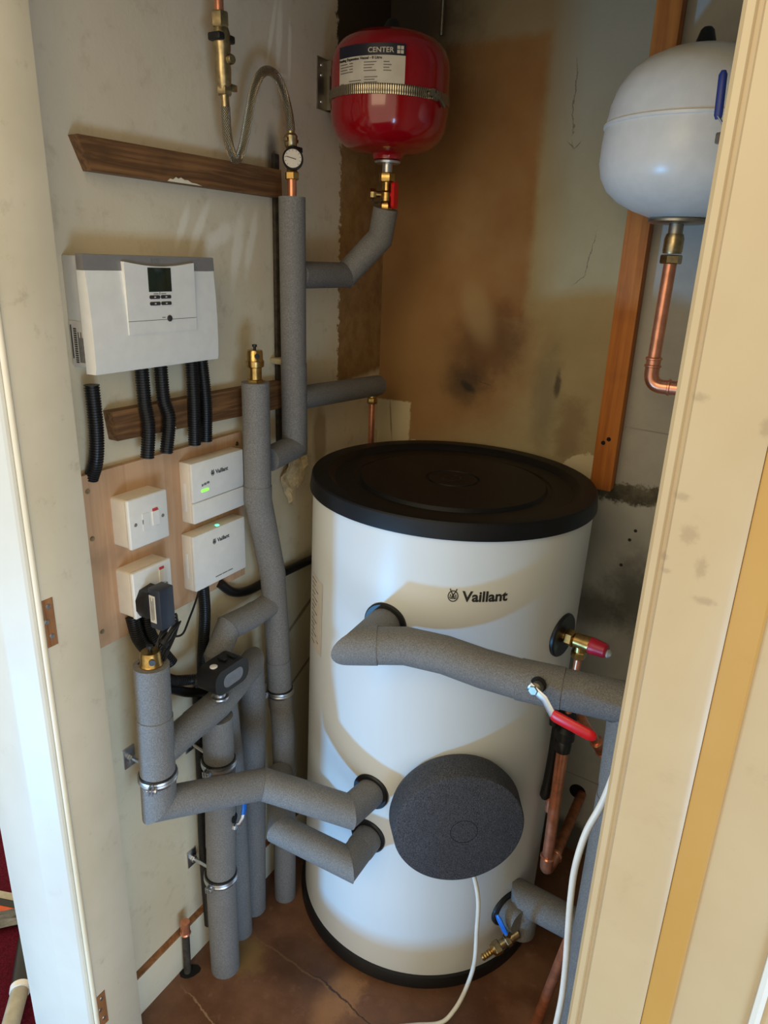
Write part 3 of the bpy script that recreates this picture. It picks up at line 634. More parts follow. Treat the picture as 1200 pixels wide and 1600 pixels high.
# ------------------------------------------------------------------ red expansion vessel
RX, RY = 0.152, 1.40
rv = thing('expansion_vessel', 'small red round expansion vessel high in the far left corner', 'expansion vessel', (RX, RY, 1.735))
def R_(r, z): return (r, z-1.735)
RED = [R_(0.0, 1.742), R_(0.030, 1.742), R_(0.030, 1.749), R_(0.036, 1.753), R_(0.066, 1.756), R_(0.088, 1.764), R_(0.104, 1.778), R_(0.1135, 1.796), R_(0.1175, 1.817), R_(0.118, 1.835), R_(0.118, 1.898), R_(0.116, 1.914), R_(0.110, 1.930), R_(0.098, 1.945), R_(0.078, 1.956), R_(0.04, 1.963), R_(0, 1.965)]
obj('shell', lathe(BM(), RED, (RX, RY, 1.735), (0, 0, 1), 96), 'red_paint', rv, angle=60)
b_ = BM(); lathe(b_, [(0, 0.0), (0.026, 0.0), (0.027, 0.004), (0.024, 0.007), (0, 0.007)], (RX, RY, 1.735), (0, 0, 1), 40); cyl(b_, (RX, RY, 1.716), (RX, RY, 1.736), 0.0105, 28); obj('flange', b_, 'zinc', rv)
obj('valve_cap', lathe(BM(), [(0.022, 0.0), (0.020, 0.008), (0.010, 0.026), (0.006, 0.028), (0, 0.028)], (RX, RY, 1.961), (0, 0, 1), 28), 'black_plastic', rv)
def on_red(a0, zc, ex=0.0005, R=0.118):
    return lambda u, v, h: V(RX+(R+ex+h)*math.cos(a0+u/R), RY+(R+ex+h)*math.sin(a0+u/R), zc+v)
def wrap(fn, u0, u1, v0, v1, n=14, t=0.0004):
    b_ = BM(); g = [[[b_.verts.new(fn(u0+(u1-u0)*i/n, v, h)) for i in range(n+1)] for v in (v0, v1)] for h in (0, t)]
    for i in range(n):
        b_.faces.new((g[1][0][i], g[1][0][i+1], g[1][1][i+1], g[1][1][i])); b_.faces.new((g[0][0][i], g[0][1][i], g[0][1][i+1], g[0][0][i+1]))
        b_.faces.new((g[0][0][i], g[0][0][i+1], g[1][0][i+1], g[1][0][i])); b_.faces.new((g[0][1][i], g[1][1][i], g[1][1][i+1], g[0][1][i+1]))
    for i in (0, n): b_.faces.new((g[0][0][i], g[1][0][i], g[1][1][i], g[0][1][i]))
    return b_
aL = math.radians(-80.5)
def on_lab(ex):
    g_ = on_red(aL, 1.885, ex); return lambda u, v, h: g_(u*1.33, v*1.2, h)
fL = on_lab(0.0005); lab = obj('label', wrap(fL, -0.052, 0.052, -0.027, 0.029), 'paper', rv)
f2 = on_lab(0.0010)
obj('label_header', wrap(f2, -0.052, 0.052, 0.013, 0.029), 'navy', lab)
f3 = on_lab(0.0016)
obj('lettering', text_bm('CENTER', 0.0098, lambda u, v, h: f3(u+0.0175, v+0.0195, h), 0.0001), 'paper', lab)
b_ = BM(); strokes(b_, [(0.0445+dx-0.0020, 0.0205+dy, 0.0445+dx+0.0020, 0.0205+dy) for dx in (-0.0025, 0.0025) for dy in (-0.0028, 0.0028)], 0.0046, f3); obj('square_mark', b_, 'paper', lab)
obj('title', text_bm('Heating Expansion Vessel - 8 Litre', 0.0052, lambda u, v, h: f3(u-0.0165, v+0.0095, h), 0.00012), 'ink', lab)
b_ = BM(); sg = []
for i in range(4):
    sg += [(-0.048, 0.004-0.0038*i, -0.034+0.003*(i % 2), 0.004-0.0038*i), (-0.030, 0.004-0.0038*i, -0.024, 0.004-0.0038*i), (-0.006, 0.004-0.0038*i, 0.012-0.003*(i % 3), 0.004-0.0038*i), (0.022, 0.004-0.0038*i, 0.03+0.003*(i % 2), 0.004-0.0038*i)]
sg += [(-0.030, -0.020, -0.010, -0.020), (-0.030, -0.0235, -0.012, -0.0235), (-0.005, -0.016, 0.014, -0.016), (-0.005, -0.0195, 0.010, -0.0195), (-0.005, -0.023, 0.014, -0.023), (-0.048, -0.0225, -0.041, -0.0225)]
strokes(b_, sg, 0.0012, f3); obj('print', b_, 'ink_grey', lab)
# bracket and strap
vb = thing('vessel_bracket', 'steel bracket and slotted band holding the red vessel to the left wall', 'bracket', (0.0, 1.40, 1.845))
b_ = BM(); box(b_, (0.0, 1.362, 1.838), (0.003, 1.43, 1.932)); box(b_, (0.003, 1.396, 1.840), (0.040, 1.399, 1.930)); pl_ = obj('wall_plate', b_, 'steel', vb)
for (yy, zz) in ((1.375, 1.918), (1.375, 1.900), (1.375, 1.852)): obj('screw', lathe(BM(), [(0, 0), (0.004, 0), (0.003, 0.002), (0, 0.002)], (0.003, yy, zz), (1, 0, 0), 14), 'zinc', pl_)
b_ = BM(); box(b_, (0.010, 1.3955, 1.868), (0.030, 1.3958, 1.902)); obj('slot', b_, 'hole', pl_)
sb_ = obj('band', lathe(BM(), [(0.1182, -0.0085), (0.1205, -0.0085), (0.1212, -0.004), (0.1200, 0.0), (0.1212, 0.004), (0.1205, 0.0085), (0.1182, 0.0085)], (RX, RY, 1.848), (0.02, 0.0, 1), 96), 'strap', vb)
sb_.data.transform(Matrix.Translation(-(V(RX, RY, 1.848)-ORG[vb]))); sb_.location = V(RX, RY, 1.848)-ORG[vb]; ORG[sb_] = V(RX, RY, 1.848)
ae = math.radians(-14); f4 = on_red(ae, 1.846, 0.003)
b_ = BM(); lathe(b_, [(0, 0), (0.005, 0), (0.005, 0.006), (0, 0.006)], f4(-0.016, 0, 0), f4(-0.016, 0, 0.1)-f4(-0.016, 0, 0), 16); strokes(b_, [(-0.008, 0.009, -0.008, -0.009), (0.0, 0.007, 0.0, -0.008), (-0.008, 0, 0.012, -0.006), (0.012, -0.006, 0.028, -0.016)], 0.006, f4, 0.004); obj('clamp_screw', b_, 'steel', sb_)
# its valve
iv = thing('isolation_valve', 'brass valve with a red lever and drain cap under the red vessel', 'valve', (RX, RY, 1.648))
b_ = BM(); hexnut(b_, (RX, RY, 1.700), (0, 0, 1), 0.0165, 0.018); cyl(b_, (RX, RY, 1.645), (RX, RY, 1.702), 0.0095); hexnut(b_, (RX, RY, 1.646), (0, 0, 1), 0.013, 0.014); lathe(b_, [(0.010, -0.012), (0.0135, -0.008), (0.0135, 0.008), (0.010, 0.012)], (RX, RY, 1.672), (0, 0, 1), 28); obj('body', b_, 'brass', iv)
b_ = BM(); cyl(b_, (RX, RY, 1.676), (RX-0.020, RY-0.016, 1.677), 0.006); hexnut(b_, (RX-0.018, RY-0.014, 1.677), (-0.78, -0.62, 0), 0.0105, 0.012); obj('drain_cap', b_, 'brass', iv)
b_ = BM(); prism(b_, rrect(RY-0.009, RY+0.009, 1.650, 1.700, 0.007), RX+0.016, RX+0.023, 0); cyl(b_, (RX+0.006, RY, 1.676), (RX+0.017, RY, 1.676), 0.006); obj('lever', b_, 'red_plastic', iv)
obj('cap_cord', sweep(BM(), spline([(RX-0.022, RY-0.02, 1.672), (RX-0.018, RY-0.022, 1.660), (RX-0.008, RY-0.014, 1.662), (RX, RY-0.012, 1.668)], 6), 0.0016, 8), 'black_plastic', iv)

# ------------------------------------------------------------------ white vessel
WX, WY = 0.721, 1.48
wv = thing('expansion_vessel', 'large white round expansion vessel at upper right, half hidden by the door frame', 'expansion vessel', (WX, WY, 1.625))
def W_(r, z): return (r, z-1.625)
obj('shell', lathe(BM(), [W_(0, 1.638), W_(0.050, 1.639), W_(0.082, 1.650), W_(0.110, 1.664), W_(0.132, 1.682), W_(0.145, 1.704), W_(0.150, 1.728), W_(0.1495, 1.760), W_(0.1475, 1.783), W_(0.1500, 1.7845), W_(0.1500, 1.789), W_(0.1465, 1.7905), W_(0.142, 1.820), W_(0.134, 1.845), W_(0.118, 1.870), W_(0.095, 1.888), W_(0.065, 1.901), W_(0.03, 1.907), W_(0, 1.908)], (WX, WY, 1.625), (0, 0, 1), 96), 'white_enamel', wv, angle=50)
b_ = BM(); lathe(b_, [(0, 0.004), (0.046, 0.004), (0.052, 0.007), (0.052, 0.011), (0.046, 0.015), (0, 0.015)], (WX, WY, 1.625), (0, 0, 1), 48); cyl(b_, (WX, WY, 1.612), (WX, WY, 1.63), 0.013); obj('flange', b_, 'steel', wv)
obj('valve_cap', lathe(BM(), [(0.020, 0), (0.018, 0.006), (0.011, 0.028), (0.007, 0.032), (0, 0.032)], (WX, WY, 1.905), (0, 0, 1), 28), 'black_plastic', wv)
b_ = BM(); prism(b_, [(WY+0.12, 1.68), (WY+0.1745, 1.68), (WY+0.1745, 1.80), (WY+0.12, 1.80)], WX-0.02, WX+0.02, 0); obj('wall_bracket', b_, 'steel', wv)
cp = thing('copper_pipe', 'copper pipe with an elbow dropping from the white vessel', 'pipe', (WX, WY, 1.32))
b_ = BM(); hexnut(b_, (WX, WY, 1.560), (0, 0, 1), 0.0195, 0.016); lathe(b_, [(0.0165, 0), (0.0175, 0.004), (0.0175, 0.026), (0.015, 0.034), (0, 0.034)], (WX, WY, 1.578), (0, 0, 1), 32); obj('union_nut', b_, 'brass_dull', cp)
obj('tube', cyl(BM(), (WX, WY, 1.565), (WX-0.002, WY, 1.385), 0.0118), 'copper', cp)
b_ = BM(); sweep(b_, fillet([(WX-0.002, WY, 1.388), (WX-0.002, WY, 1.334), (WX+0.05, WY, 1.334)], 0.028), 0.0138, 24)
for (p, a) in (((WX-0.002, WY, 1.386), (0, 0, 1)), ((WX-0.002, WY, 1.372), (0, 0, 1)), ((WX+0.034, WY, 1.334), (1, 0, 0))): lathe(b_, [(0.0136, -0.003), (0.0160, -0.0015), (0.0160, 0.0015), (0.0136, 0.003)], p, a, 28)
obj('elbow', b_, 'copper', cp)
obj('tube', cyl(BM(), (WX+0.045, WY, 1.334), (1.06, WY, 1.334), 0.0118), 'copper', cp)
# blue lever by the frame
bv = thing('lever_valve', 'navy blue lever on a white-metal valve hanging at the edge of the right door frame', 'valve handle', (0.83, 1.15, 1.70))
obj('grip', sweep(BM(), [(0.8035, 1.15, 1.799), (0.8035, 1.15, 1.794), (0.806, 1.15, 1.747), (0.807, 1.15, 1.742)], [0.003, 0.0055, 0.0055, 0.004], 16, flat=(1.0, 0.6)), 'navy_sleeve', bv)
obj('arm', sweep(BM(), [(0.806, 1.15, 1.745), (0.815, 1.15, 1.734), (0.832, 1.15, 1.725)], 0.004, 12, flat=(1, 0.4)), 'zinc', bv)
b_ = BM(); hexnut(b_, (0.815, 1.15, 1.712), (0, 0, 1), 0.008, 0.013); cyl(b_, (0.84, 1.15, 1.68), (0.84, 1.15, 1.76), 0.014); cyl(b_, (0.84, 1.15, 1.715), (1.06, 1.15, 1.715), 0.011); obj('body', b_, 'zinc', bv)

# ------------------------------------------------------------------ filling loop and gauge
fl = thing('filling_loop', 'braided steel filling loop hose in an S bend at the top of the left wall', 'filling loop', (0.05, 1.11, 1.72))
b_ = BM(); cyl(b_, (0.05, 1.022, 1.906), (0.05, 1.021, 2.15), 0.0075); obj('supply_tube', b_, 'copper', fl)
b_ = BM(); hexnut(b_, (0.05, 1.023, 1.892), (0, 0, 1), 0.0145, 0.022); lathe(b_, [(0.0105, 0.0), (0.0125, 0.01), (0.0135, 0.03), (0.0120, 0.045), (0.0145, 0.058), (0.0145, 0.08), (0.012, 0.088), (0, 0.088)], (0.05, 1.027, 1.805), (-0.0, -0.03, 1), 32); hexnut(b_, (0.05, 1.028, 1.797), (0, 0, 1), 0.013, 0.014); obj('check_valve', b_, 'brass_dull', fl)
b_ = BM(); box(b_, (0.037, 1.006, 1.872), (0.063, 1.045, 1.884), 0.003); obj('handwheel', b_, 'black_plastic', fl)
b_ = BM(); lathe(b_, [(0, 0), (0.0078, 0), (0.0078, 0.006), (0.006, 0.009), (0, 0.009)], (0.061, 1.030, 1.848), (1, -0.2, 0), 24); obj('screw_cap', b_, 'brass_dull', fl)
b_ = BM(); box(b_, (0.048, 1.040, 1.806), (0.056, 1.054, 1.816), 0.001); obj('side_lug', b_, 'brass_dull', fl)
obj('ferrule', cyl(BM(), (0.05, 1.029, 1.776), (0.05, 1.028, 1.800), 0.0072), 'brass_dull', fl)
hp = spline([(0.05, 1.029, 1.780), (0.05, 1.030, 1.755), (0.05, 1.034, 1.727), (0.05, 1.045, 1.706), (0.05, 1.058, 1.707), (0.052, 1.070, 1.73), (0.054, 1.083, 1.775), (0.054, 1.098, 1.817), (0.054, 1.118, 1.845), (0.053, 1.142, 1.856), (0.052, 1.168, 1.850), (0.05, 1.190, 1.828), (0.05, 1.204, 1.797), (0.05, 1.209, 1.772)], 8)
obj('braided_hose', sweep(BM(), hp, 0.0079, 20), 'braid', fl)
b_ = BM(); cyl(b_, (0.05, 1.2085, 1.765), (0.05, 1.2085, 1.786), 0.0072); lathe(b_, [(0.0085, 0), (0.0115, 0.004), (0.0125, 0.022), (0.0095, 0.026), (0, 0.026)], (0.05, 1.2085, 1.741), (0, 0, 1), 28); box(b_, (0.046, 1.190, 1.752), (0.054, 1.228, 1.759), 0.001); obj('lower_valve', b_, 'brass_dull', fl)
b_ = BM(); box(b_, (0.050, 1.198, 1.735), (0.064, 1.228, 1.745), 0.002); obj('valve_key', b_, 'black_plastic', fl)
obj('tail_tube', cyl(BM(), (0.05, 1.2085, 1.70), (0.05, 1.2085, 1.745), 0.008), 'brass_dull', fl)
gd = V(0.55, -0.80, 0.10).normalized(); gc = V(0.066, 1.193, 1.722)
pg = thing('pressure_gauge', 'small round pressure gauge with white dial above the lagged riser', 'gauge', gc)
obj('case', lathe(BM(), [(0, -0.014), (0.018, -0.014), (0.0195, -0.010), (0.0195, 0.001), (0.0180, 0.002), (0.0165, 0.0), (0, 0.0)], gc, gd, 48), 'black_plastic', pg)
dial = obj('dial', lathe(BM(), [(0, 0.0002), (0.0163, 0.0002), (0.0163, 0.0007), (0, 0.0007)], gc, gd, 40), 'paper', pg)
gu = V(0, 0, 1).cross(gd).normalized(); gw = gd.cross(gu)
gfn = lambda u, v, h: gc+gu*u+gw*v+gd*(0.0009+h)
b_ = BM(); strokes(b_, [(0.013*math.cos(t), 0.013*math.sin(t), 0.0153*math.cos(t), 0.0153*math.sin(t)) for t in [math.radians(-45+27*i) for i in range(11)]], 0.0007, gfn); obj('scale_marks', b_, 'ink', dial)
b_ = BM(); strokes(b_, [(-0.012, 0.003, 0.006, -0.0015)], 0.0012, lambda u, v, h: gfn(u, v, h+0.0006)); obj('needle', b_, 'ink', dial)
b_ = BM(); cyl(b_, (0.052, 1.2085, 1.722), gc-gd*0.012, 0.006); cyl(b_, (0.056, 1.2065, 1.70), (0.052, 1.2085, 1.74), 0.0085); hexnut(b_, (0.064, 1.193, 1.685), (0, 0, 1), 0.0135, 0.014); cyl(b_, (0.066, 1.19, 1.680), (0.058, 1.204, 1.712), 0.008); obj('tee', b_, 'brass', pg)

# ------------------------------------------------------------------ control unit
cu = thing('control_unit', 'white wall-mounted control unit with a small dark screen, above the conduits', 'control panel', (0.0, 0.85, 1.365))
obj('back_shell', box(BM(), (0.0, 0.719, 1.377), (0.037, 0.982, 1.539), 0.003), 'unit_grey', cu)
prof = [(0.034, 1.369), (0.0525, 1.369), (0.0545, 1.376), (0.0552, 1.40), (0.0552, 1.44), (0.0535, 1.48), (0.0505, 1.519), (0.034, 1.519)]
cv = BM(); A = [[cv.verts.new((x_, (0.7165 if s < 0 else 0.9845) + s*(0.0 if x_ < 0.05 else -0.0016), z_)) for (x_, z_) in prof] for s in (-1, 1)]
cv.faces.new(A[0][::-1]); cv.faces.new(A[1])
for i in range(len(prof)): j_ = (i+1) % len(prof); cv.faces.new((A[0][i], A[0][j_], A[1][j_], A[1][i]))
obj('front_cover', cv, 'white_plastic', cu)
obj('top_band', prism(BM(), [(0.035, 1.5195), (0.0508, 1.5195), (0.0498, 1.5405), (0.047, 1.5415), (0.035, 1.5415)], 0.7165, 0.9845, 1), 'band_grey', cu)
pp = [(0.784, 1.424), (0.930, 1.424), (0.930, 1.532)] + [(0.930-0.146*i/14, 1.532-0.0065*math.sin(math.pi*i/14)) for i in range(1, 14)] + [(0.784, 1.532)]
door = obj('control_flap', prism(BM(), pp, 0.050, 0.0568, 0), 'white_plastic', cu)
obj('seam', box(BM(), (0.0567, 0.784, 1.4437), (0.0571, 0.930, 1.4445)), 'ink_grey', door)
obj('screen', box(BM(), (0.0563, 0.8290, 1.4875), (0.0575, 0.8770, 1.524), 0.0003), 'screen', door)
for zz in (1.4795, 1.4695):
    for yy in (0.840, 0.8635):
        bt = obj('button', prism(BM(), rrect(yy-0.0108, yy+0.0108, zz-0.0027, zz+0.0027, 0.0022), 0.0563, 0.0578, 0), 'btn', door)
        b_ = BM(); strokes(b_, [(-0.0015, 0, 0.0015, 0)], 0.0018, lambda u, v, h, yy=yy, zz=zz: V(0.0579+h, yy+u, zz+v)); obj('symbol', b_, 'paper', bt)
obj('dial_button', lathe(BM(), [(0, 0), (0.005, 0), (0.005, 0.002), (0.004, 0.0026), (0, 0.0026)], (0.0565, 0.8685, 1.4455), (1, 0, 0), 28), 'btn', door)
b_ = BM(); strokes(b_, [(0.838, 1.4845, 0.848, 1.4845), (0.854, 1.4845, 0.864, 1.4845), (0.851, 1.483, 0.851, 1.487), (0.853, 1.4475, 0.860, 1.4475)], 0.0011, lambda u, v, h: V(0.0569+h, u, v)); obj('print', b_, 'ink_grey', door)
obj('lettering', text_bm('EKO', 0.0095, lambda u, v, h: V(0.0507-0.001*v/0.01+h, 0.851+u, 1.5335+v), 0.0001), 'ink_grey', cu)
lb = obj('side_label', box(BM(), (0.003, 0.7182, 1.380), (0.034, 0.7191, 1.446)), 'paper', cu)
b_ = BM(); f5 = lambda u, v, h: V(u, 0.7181-h, v)
strokes(b_, [(0.012, 1.385+0.0033*i, 0.018, 1.385+0.0033*i) for i in range(16)], 0.0018, f5); strokes(b_, [(0.022+0.003*i, 1.385, 0.022+0.003*i, 1.43-0.008*(i % 2)) for i in range(4)], 0.0011, f5); strokes(b_, [(0.0065, 1.39, 0.0065, 1.44)], 0.002, f5); obj('print', b_, 'ink', lb)

# corrugated conduits
def corr(path, r, pitch=0.0042):
    pts = [V(p) for p in path]; out = [pts[0]]; acc = 0; step = pitch/4
    for a, b in zip(pts, pts[1:]):
        L = (b-a).length; t = step-acc
        while t <= L: out.append(a.lerp(b, t/L)); t += step
        acc = L-(t-step)
    rs = [r if (i % 4) < 2 else r*0.86 for i in range(len(out))]
    return sweep(BM(), out, rs, 20)
CG = 'black corrugated conduits below the control unit'
CL = ['leftmost black conduit, ending in a slot behind the plywood board', 'second black conduit from the left under the control unit', 'third black conduit from the left under the control unit', 'fourth black conduit from the left, touching its right neighbour', 'rightmost black conduit under the control unit']
CP = [[(0.024, 0.731, 1.350), (0.024, 0.731, 1.28), (0.020, 0.728, 1.23), (0.006, 0.725, 1.195)], [(0.030, 0.826, 1.372), (0.031, 0.826, 1.31), (0.036, 0.826, 1.27), (0.034, 0.820, 1.215)], [(0.030, 0.867, 1.372), (0.031, 0.868, 1.31), (0.037, 0.872, 1.275), (0.035, 0.862, 1.215)], [(0.030, 0.940, 1.372), (0.032, 0.938, 1.29), (0.031, 0.935, 1.214)], [(0.026, 0.968, 1.372), (0.030, 0.970, 1.29), (0.028, 0.968, 1.214)]]
for l_, p_ in zip(CL, CP):
    obj('corrugated_conduit', corr(spline(p_, 10), 0.0118), 'conduit', label=l_, cat='conduit', group=CG)

# ------------------------------------------------------------------ plywood board and what is on it
bd = thing('plywood_board', 'plywood backboard screwed to the left wall carrying four white boxes', 'board', (0, 0.9, 0.89))
obj('panel', prism(BM(), [(0.695, 1.206), (1.087, 1.209), (1.083, 0.893), (0.695, 0.894)], 0.0, 0.012, 0), 'ply', bd)
for (yy, zz) in ((0.712, 1.179), (0.711, 1.097), (0.711, 0.924), (1.071, 1.187)):
    obj('screw', lathe(BM(), [(0, 0), (0.0045, 0), (0.004, 0.0015), (0.0015, 0.0015), (0, 0.0005)], (0.0119, yy, zz), (1, 0, 0), 16), 'brass_dull', bd)
def white_box(name, label, y0, y1, z0, z1, x0=0.012, x1=0.044):
    t = thing(name, label, 'wireless box', (x0, (y0+y1)/2, z0))
    obj('housing', box(BM(), (x0, y0, z0), (x1-0.006, y1, z1), 0.0025), 'cream_plastic', t)
    return t
t1 = white_box('heating_controller', 'upper white box on the plywood with a green light bar', 0.9105, 1.053, 1.067, 1.185)
obj('front_cover', box(BM(), (0.036, 0.9105, 1.1085), (0.0445, 1.053, 1.185), 0.003), 'white_plastic', t1)
obj('lower_cover', box(BM(), (0.036, 0.9105, 1.067), (0.0445, 1.053, 1.1078), 0.003), 'white_plastic', t1)
obj('side_slot', box(BM(), (0.020, 0.9099, 1.09), (0.027, 0.9106, 1.145), 0.0003), 'white_plastic', t1)
fb = lambda yy, zz: (lambda u, v, h: V(0.0447+h, yy+u, zz+v))
obj('lettering', text_bm('Vaillant', 0.0115, fb(0.9895, 1.1565), 0.0002), 'ink', t1)
obj('emblem', emblem(BM(), 0, 0, 0.0095, fb(0.9640, 1.1570), 0.0006), 'ink', t1)
obj('light_bar', prism(BM(), rrect(0.932, 0.952, 1.1255, 1.1305, 0.0022), 0.0443, 0.0452, 0), 'led_green', t1)
b_ = BM(); strokes(b_, [(-0.010, 0, -0.006, 0), (-0.004, 0.001, 0.002, 0.001), (0.004, 0.002, 0.010, 0.002)], 0.004, fb(0.944, 1.139)); obj('print', b_, 'ink_grey', t1)
t2 = white_box('internet_gateway', 'lower white box on the plywood with a glowing light on its top edge', 0.905, 1.051, 0.929, 1.0435)
obj('front_cover', box(BM(), (0.036, 0.905, 0.929), (0.0445, 1.051, 1.0435), 0.003), 'white_plastic', t2)
obj('side_slot', box(BM(), (0.020, 0.9044, 0.955), (0.027, 0.9051, 1.005), 0.0003), 'white_plastic', t2)
obj('status_light', lathe(BM(), [(0, 0), (0.0045, 0), (0.004, 0.001), (0, 0.0014)], (0.035, 0.980, 1.0433), (0, 0, 1), 20), 'led_teal', t2)
obj('lettering', text_bm('Vaillant', 0.0115, fb(0.9855, 1.0175), 0.0002), 'ink', t2)
obj('emblem', emblem(BM(), 0, 0, 0.0095, fb(0.9600, 1.0180), 0.0006), 'ink', t2)
b_ = BM(); strokes(b_, [(-0.026, 0, -0.008, 0), (-0.006, 0, 0.008, 0), (0.010, 0, 0.024, 0)], 0.0016, fb(0.985, 0.942)); obj('print', b_, 'ink_grey', t2)
def spur(name, label, y0, y1, z0, z1, fused):
    t = thing(name, label, 'wall switch', (0.012, (y0+y1)/2, z0))
    obj('back_box', prism(BM(), rrect(y0+0.0005, y1-0.0005, z0+0.0005, z1-0.0005, 0.006), 0.012, 0.0445, 0), 'cream_plastic', t)
    obj('faceplate', box(BM(), (0.0445, y0, z0), (0.0535, y1, z1), 0.0032, 3), 'white_plastic', t)
    yc, zc = (y0+y1)/2, (z0+z1)/2
    for s in (-1, 1): obj('screw', lathe(BM(), [(0, 0), (0.0034, 0), (0.003, 0.0008), (0.0006, 0.0008), (0, 0.0002)], (0.0533, yc+s*0.0302, zc-0.001), (1, 0, 0), 14), 'steel', t)
    if fused:
        fc = obj('fuse_carrier', prism(BM(), rrect(yc-0.0150, yc-0.001, zc-0.017, zc+0.014, 0.0015), 0.0525, 0.0545, 0), 'white_plastic', t)
        obj('carrier_slot', box(BM(), (0.0543, yc-0.0155, zc-0.004), (0.0548, yc-0.0143, zc+0.004)), 'ink', fc)
        rk = obj('rocker_switch', prism(BM(), rrect(yc+0.006, yc+0.0205, zc-0.013, zc+0.013, 0.0012), 0.0525, 0.0562, 0), 'white_plastic', t)
        obj('neon_lens', prism(BM(), rrect(yc+0.0075, yc+0.019, zc+0.0135, zc+0.0175, 0.0008), 0.0530, 0.0552, 0), 'neon_red', t)
    else:
        rk = obj('rocker_switch', prism(BM(), rrect(yc+0.014, yc+0.0265, zc+0.006, zc+0.031, 0.0012), 0.0525, 0.0558, 0), 'white_plastic', t)
        obj('neon_lens', prism(BM(), rrect(yc+0.0152, yc+0.0255, zc+0.0315, zc+0.0355, 0.0008), 0.0530, 0.0550, 0), 'neon_red', t)
    obj('switch_slot', box(BM(), (0.0556, yc+0.0085, zc-0.0133), (0.0560, yc+0.018, zc-0.0125)) if fused else box(BM(), (0.0552, yc+0.0145, zc+0.0052), (0.0556, yc+0.026, zc+0.006)), 'ink_grey', rk)
    return t
spur('fused_switch', 'white fused switch with red flag, upper left on the plywood board', 0.7535, 0.8405, 1.0695, 1.1585, True)
spur('switched_socket', 'white switched socket holding the black adapter, lower left on the plywood board', 0.7505, 0.8385, 0.940, 1.028, False)
ad = thing('power_adapter', 'black plug-in power adapter in the lower socket', 'power adapter', (0.054, 0.785, 0.928))
b_ = BM(); A = [(0.759, 0.945), (0.752, 0.958), (0.752, 0.978), (0.762, 0.994), (0.788, 0.998), (0.800, 0.985), (0.800, 0.95), (0.79, 0.942)]; prism(b_, A, 0.0537, 0.074, 0); obj('plug_body', b_, 'black_plastic', ad)
bx = obj('case', box(BM(), (0.072, 0.7645, 0.926), (0.100, 0.797, 1.003), 0.002), 'dark_navy_box', ad)
lb = obj('label', box(BM(), (0.0745, 0.7640, 0.938), (0.0885, 0.7646, 0.990)), 'paper', bx)
b_ = BM(); strokes(b_, [(0.0785, 0.942, 0.0785, 0.986), (0.0815, 0.942, 0.0815, 0.98), (0.0845, 0.945, 0.0845, 0.986)], 0.0011, lambda u, v, h: V(u, 0.7639-h, v)); obj('print', b_, 'ink_grey', lb)
# coiled lead of the adapter: one continuous cord
lead = [(0.088, 0.782, 0.927), (0.090, 0.782, 0.912)]
for i in range(6):
    q = (i-2.5)*0.0042; e = 0.004*math.sin(i*2.3)
    lead += [(0.100+q*0.8, 0.765+e, 0.893-q), (0.098+q, 0.741+q*0.6, 0.876-q*0.9+e), (0.092+q, 0.736+q, 0.880+q*0.4), (0.092-q*0.6, 0.772-e, 0.908+q*0.9), (0.094-q*0.7, 0.800+q, 0.926+q), (0.098, 0.802-q*0.5, 0.916-q*0.8)]
lead += [(0.072, 0.820, 0.882), (0.064, 0.846, 0.874), (0.055, 0.872, 0.890), (0.045, 0.900, 0.910), (0.036, 0.925, 0.935), (0.030, 0.930, 0.940)]
obj('adapter_lead', sweep(BM(), spline(lead, 6), 0.0021, 8), 'cable_black', ad)
obj('cord_tie', lathe(BM(), [(0.0085, -0.004), (0.0105, -0.004), (0.0105, 0.004), (0.0085, 0.004)], (0.096, 0.768, 0.899), (0, 0.85, 0.5), 20), 'cable_black', ad)

# conduits and cables below the board
obj('corrugated_conduit', corr(spline([(0.020, 0.770, 0.93), (0.026, 0.775, 0.885), (0.034, 0.790, 0.85), (0.042, 0.806, 0.81)], 10), 0.0125), 'conduit', label='left black conduit of the pair dropping behind the lower air vent', cat='conduit', group='black conduits below the board')
obj('corrugated_conduit', corr(spline([(0.020, 0.800, 0.93), (0.026, 0.800, 0.885), (0.034, 0.812, 0.85), (0.046, 0.83, 0.81)], 10), 0.0125), 'conduit', label='right black conduit of the pair dropping behind the lower air vent', cat='conduit', group='black conduits below the board')
obj('corrugated_conduit', corr(spline([(0.022, 0.946, 0.93), (0.023, 0.946, 0.86), (0.022, 0.935, 0.77), (0.022, 0.930, 0.70)], 10), 0.0118), 'conduit', label='black conduit dropping from the board bottom to behind the black actuator', cat='conduit', group='black conduits below the board')
obj('corrugated_conduit', corr(spline([(0.045, 0.80, 0.800), (0.050, 0.83, 0.775), (0.062, 0.86, 0.765), (0.085, 0.885, 0.765)], 10), 0.0105), 'conduit', label='black conduit curving level into the black actuator', cat='conduit', group='black conduits below the board')
obj('corrugated_conduit', corr(spline([(0.020, 0.915, 0.70), (0.020, 0.912, 0.50), (0.020, 0.905, 0.3), (0.022, 0.905, 0.06)], 12), 0.010), 'conduit', label='black conduit running down the wall behind the thick foot pipe to the floor', cat='conduit', group='black conduits below the board')
obj('black_cable', sweep(BM(), spline([(0.050, 0.79, 0.785), (0.040, 0.84, 0.745), (0.036, 0.88, 0.715), (0.034, 0.93, 0.69)], 8), 0.010, 16), 'cable_black', label='smooth black cable slanting down from the front riser to behind the tee', cat='cable')
obj('black_cable', sweep(BM(), spline([(0.014, 1.00, 0.905), (0.013, 1.04, 0.868), (0.012, 1.09, 0.850), (0.012, 1.16, 0.848), (0.012, 1.24, 0.845), (0.012, 1.36, 0.838), (0.012, 1.5, 0.83)], 8), 0.010, 16), 'cable_black', label='thick black cable looping under the board and along the wall behind the cylinder', cat='cable')
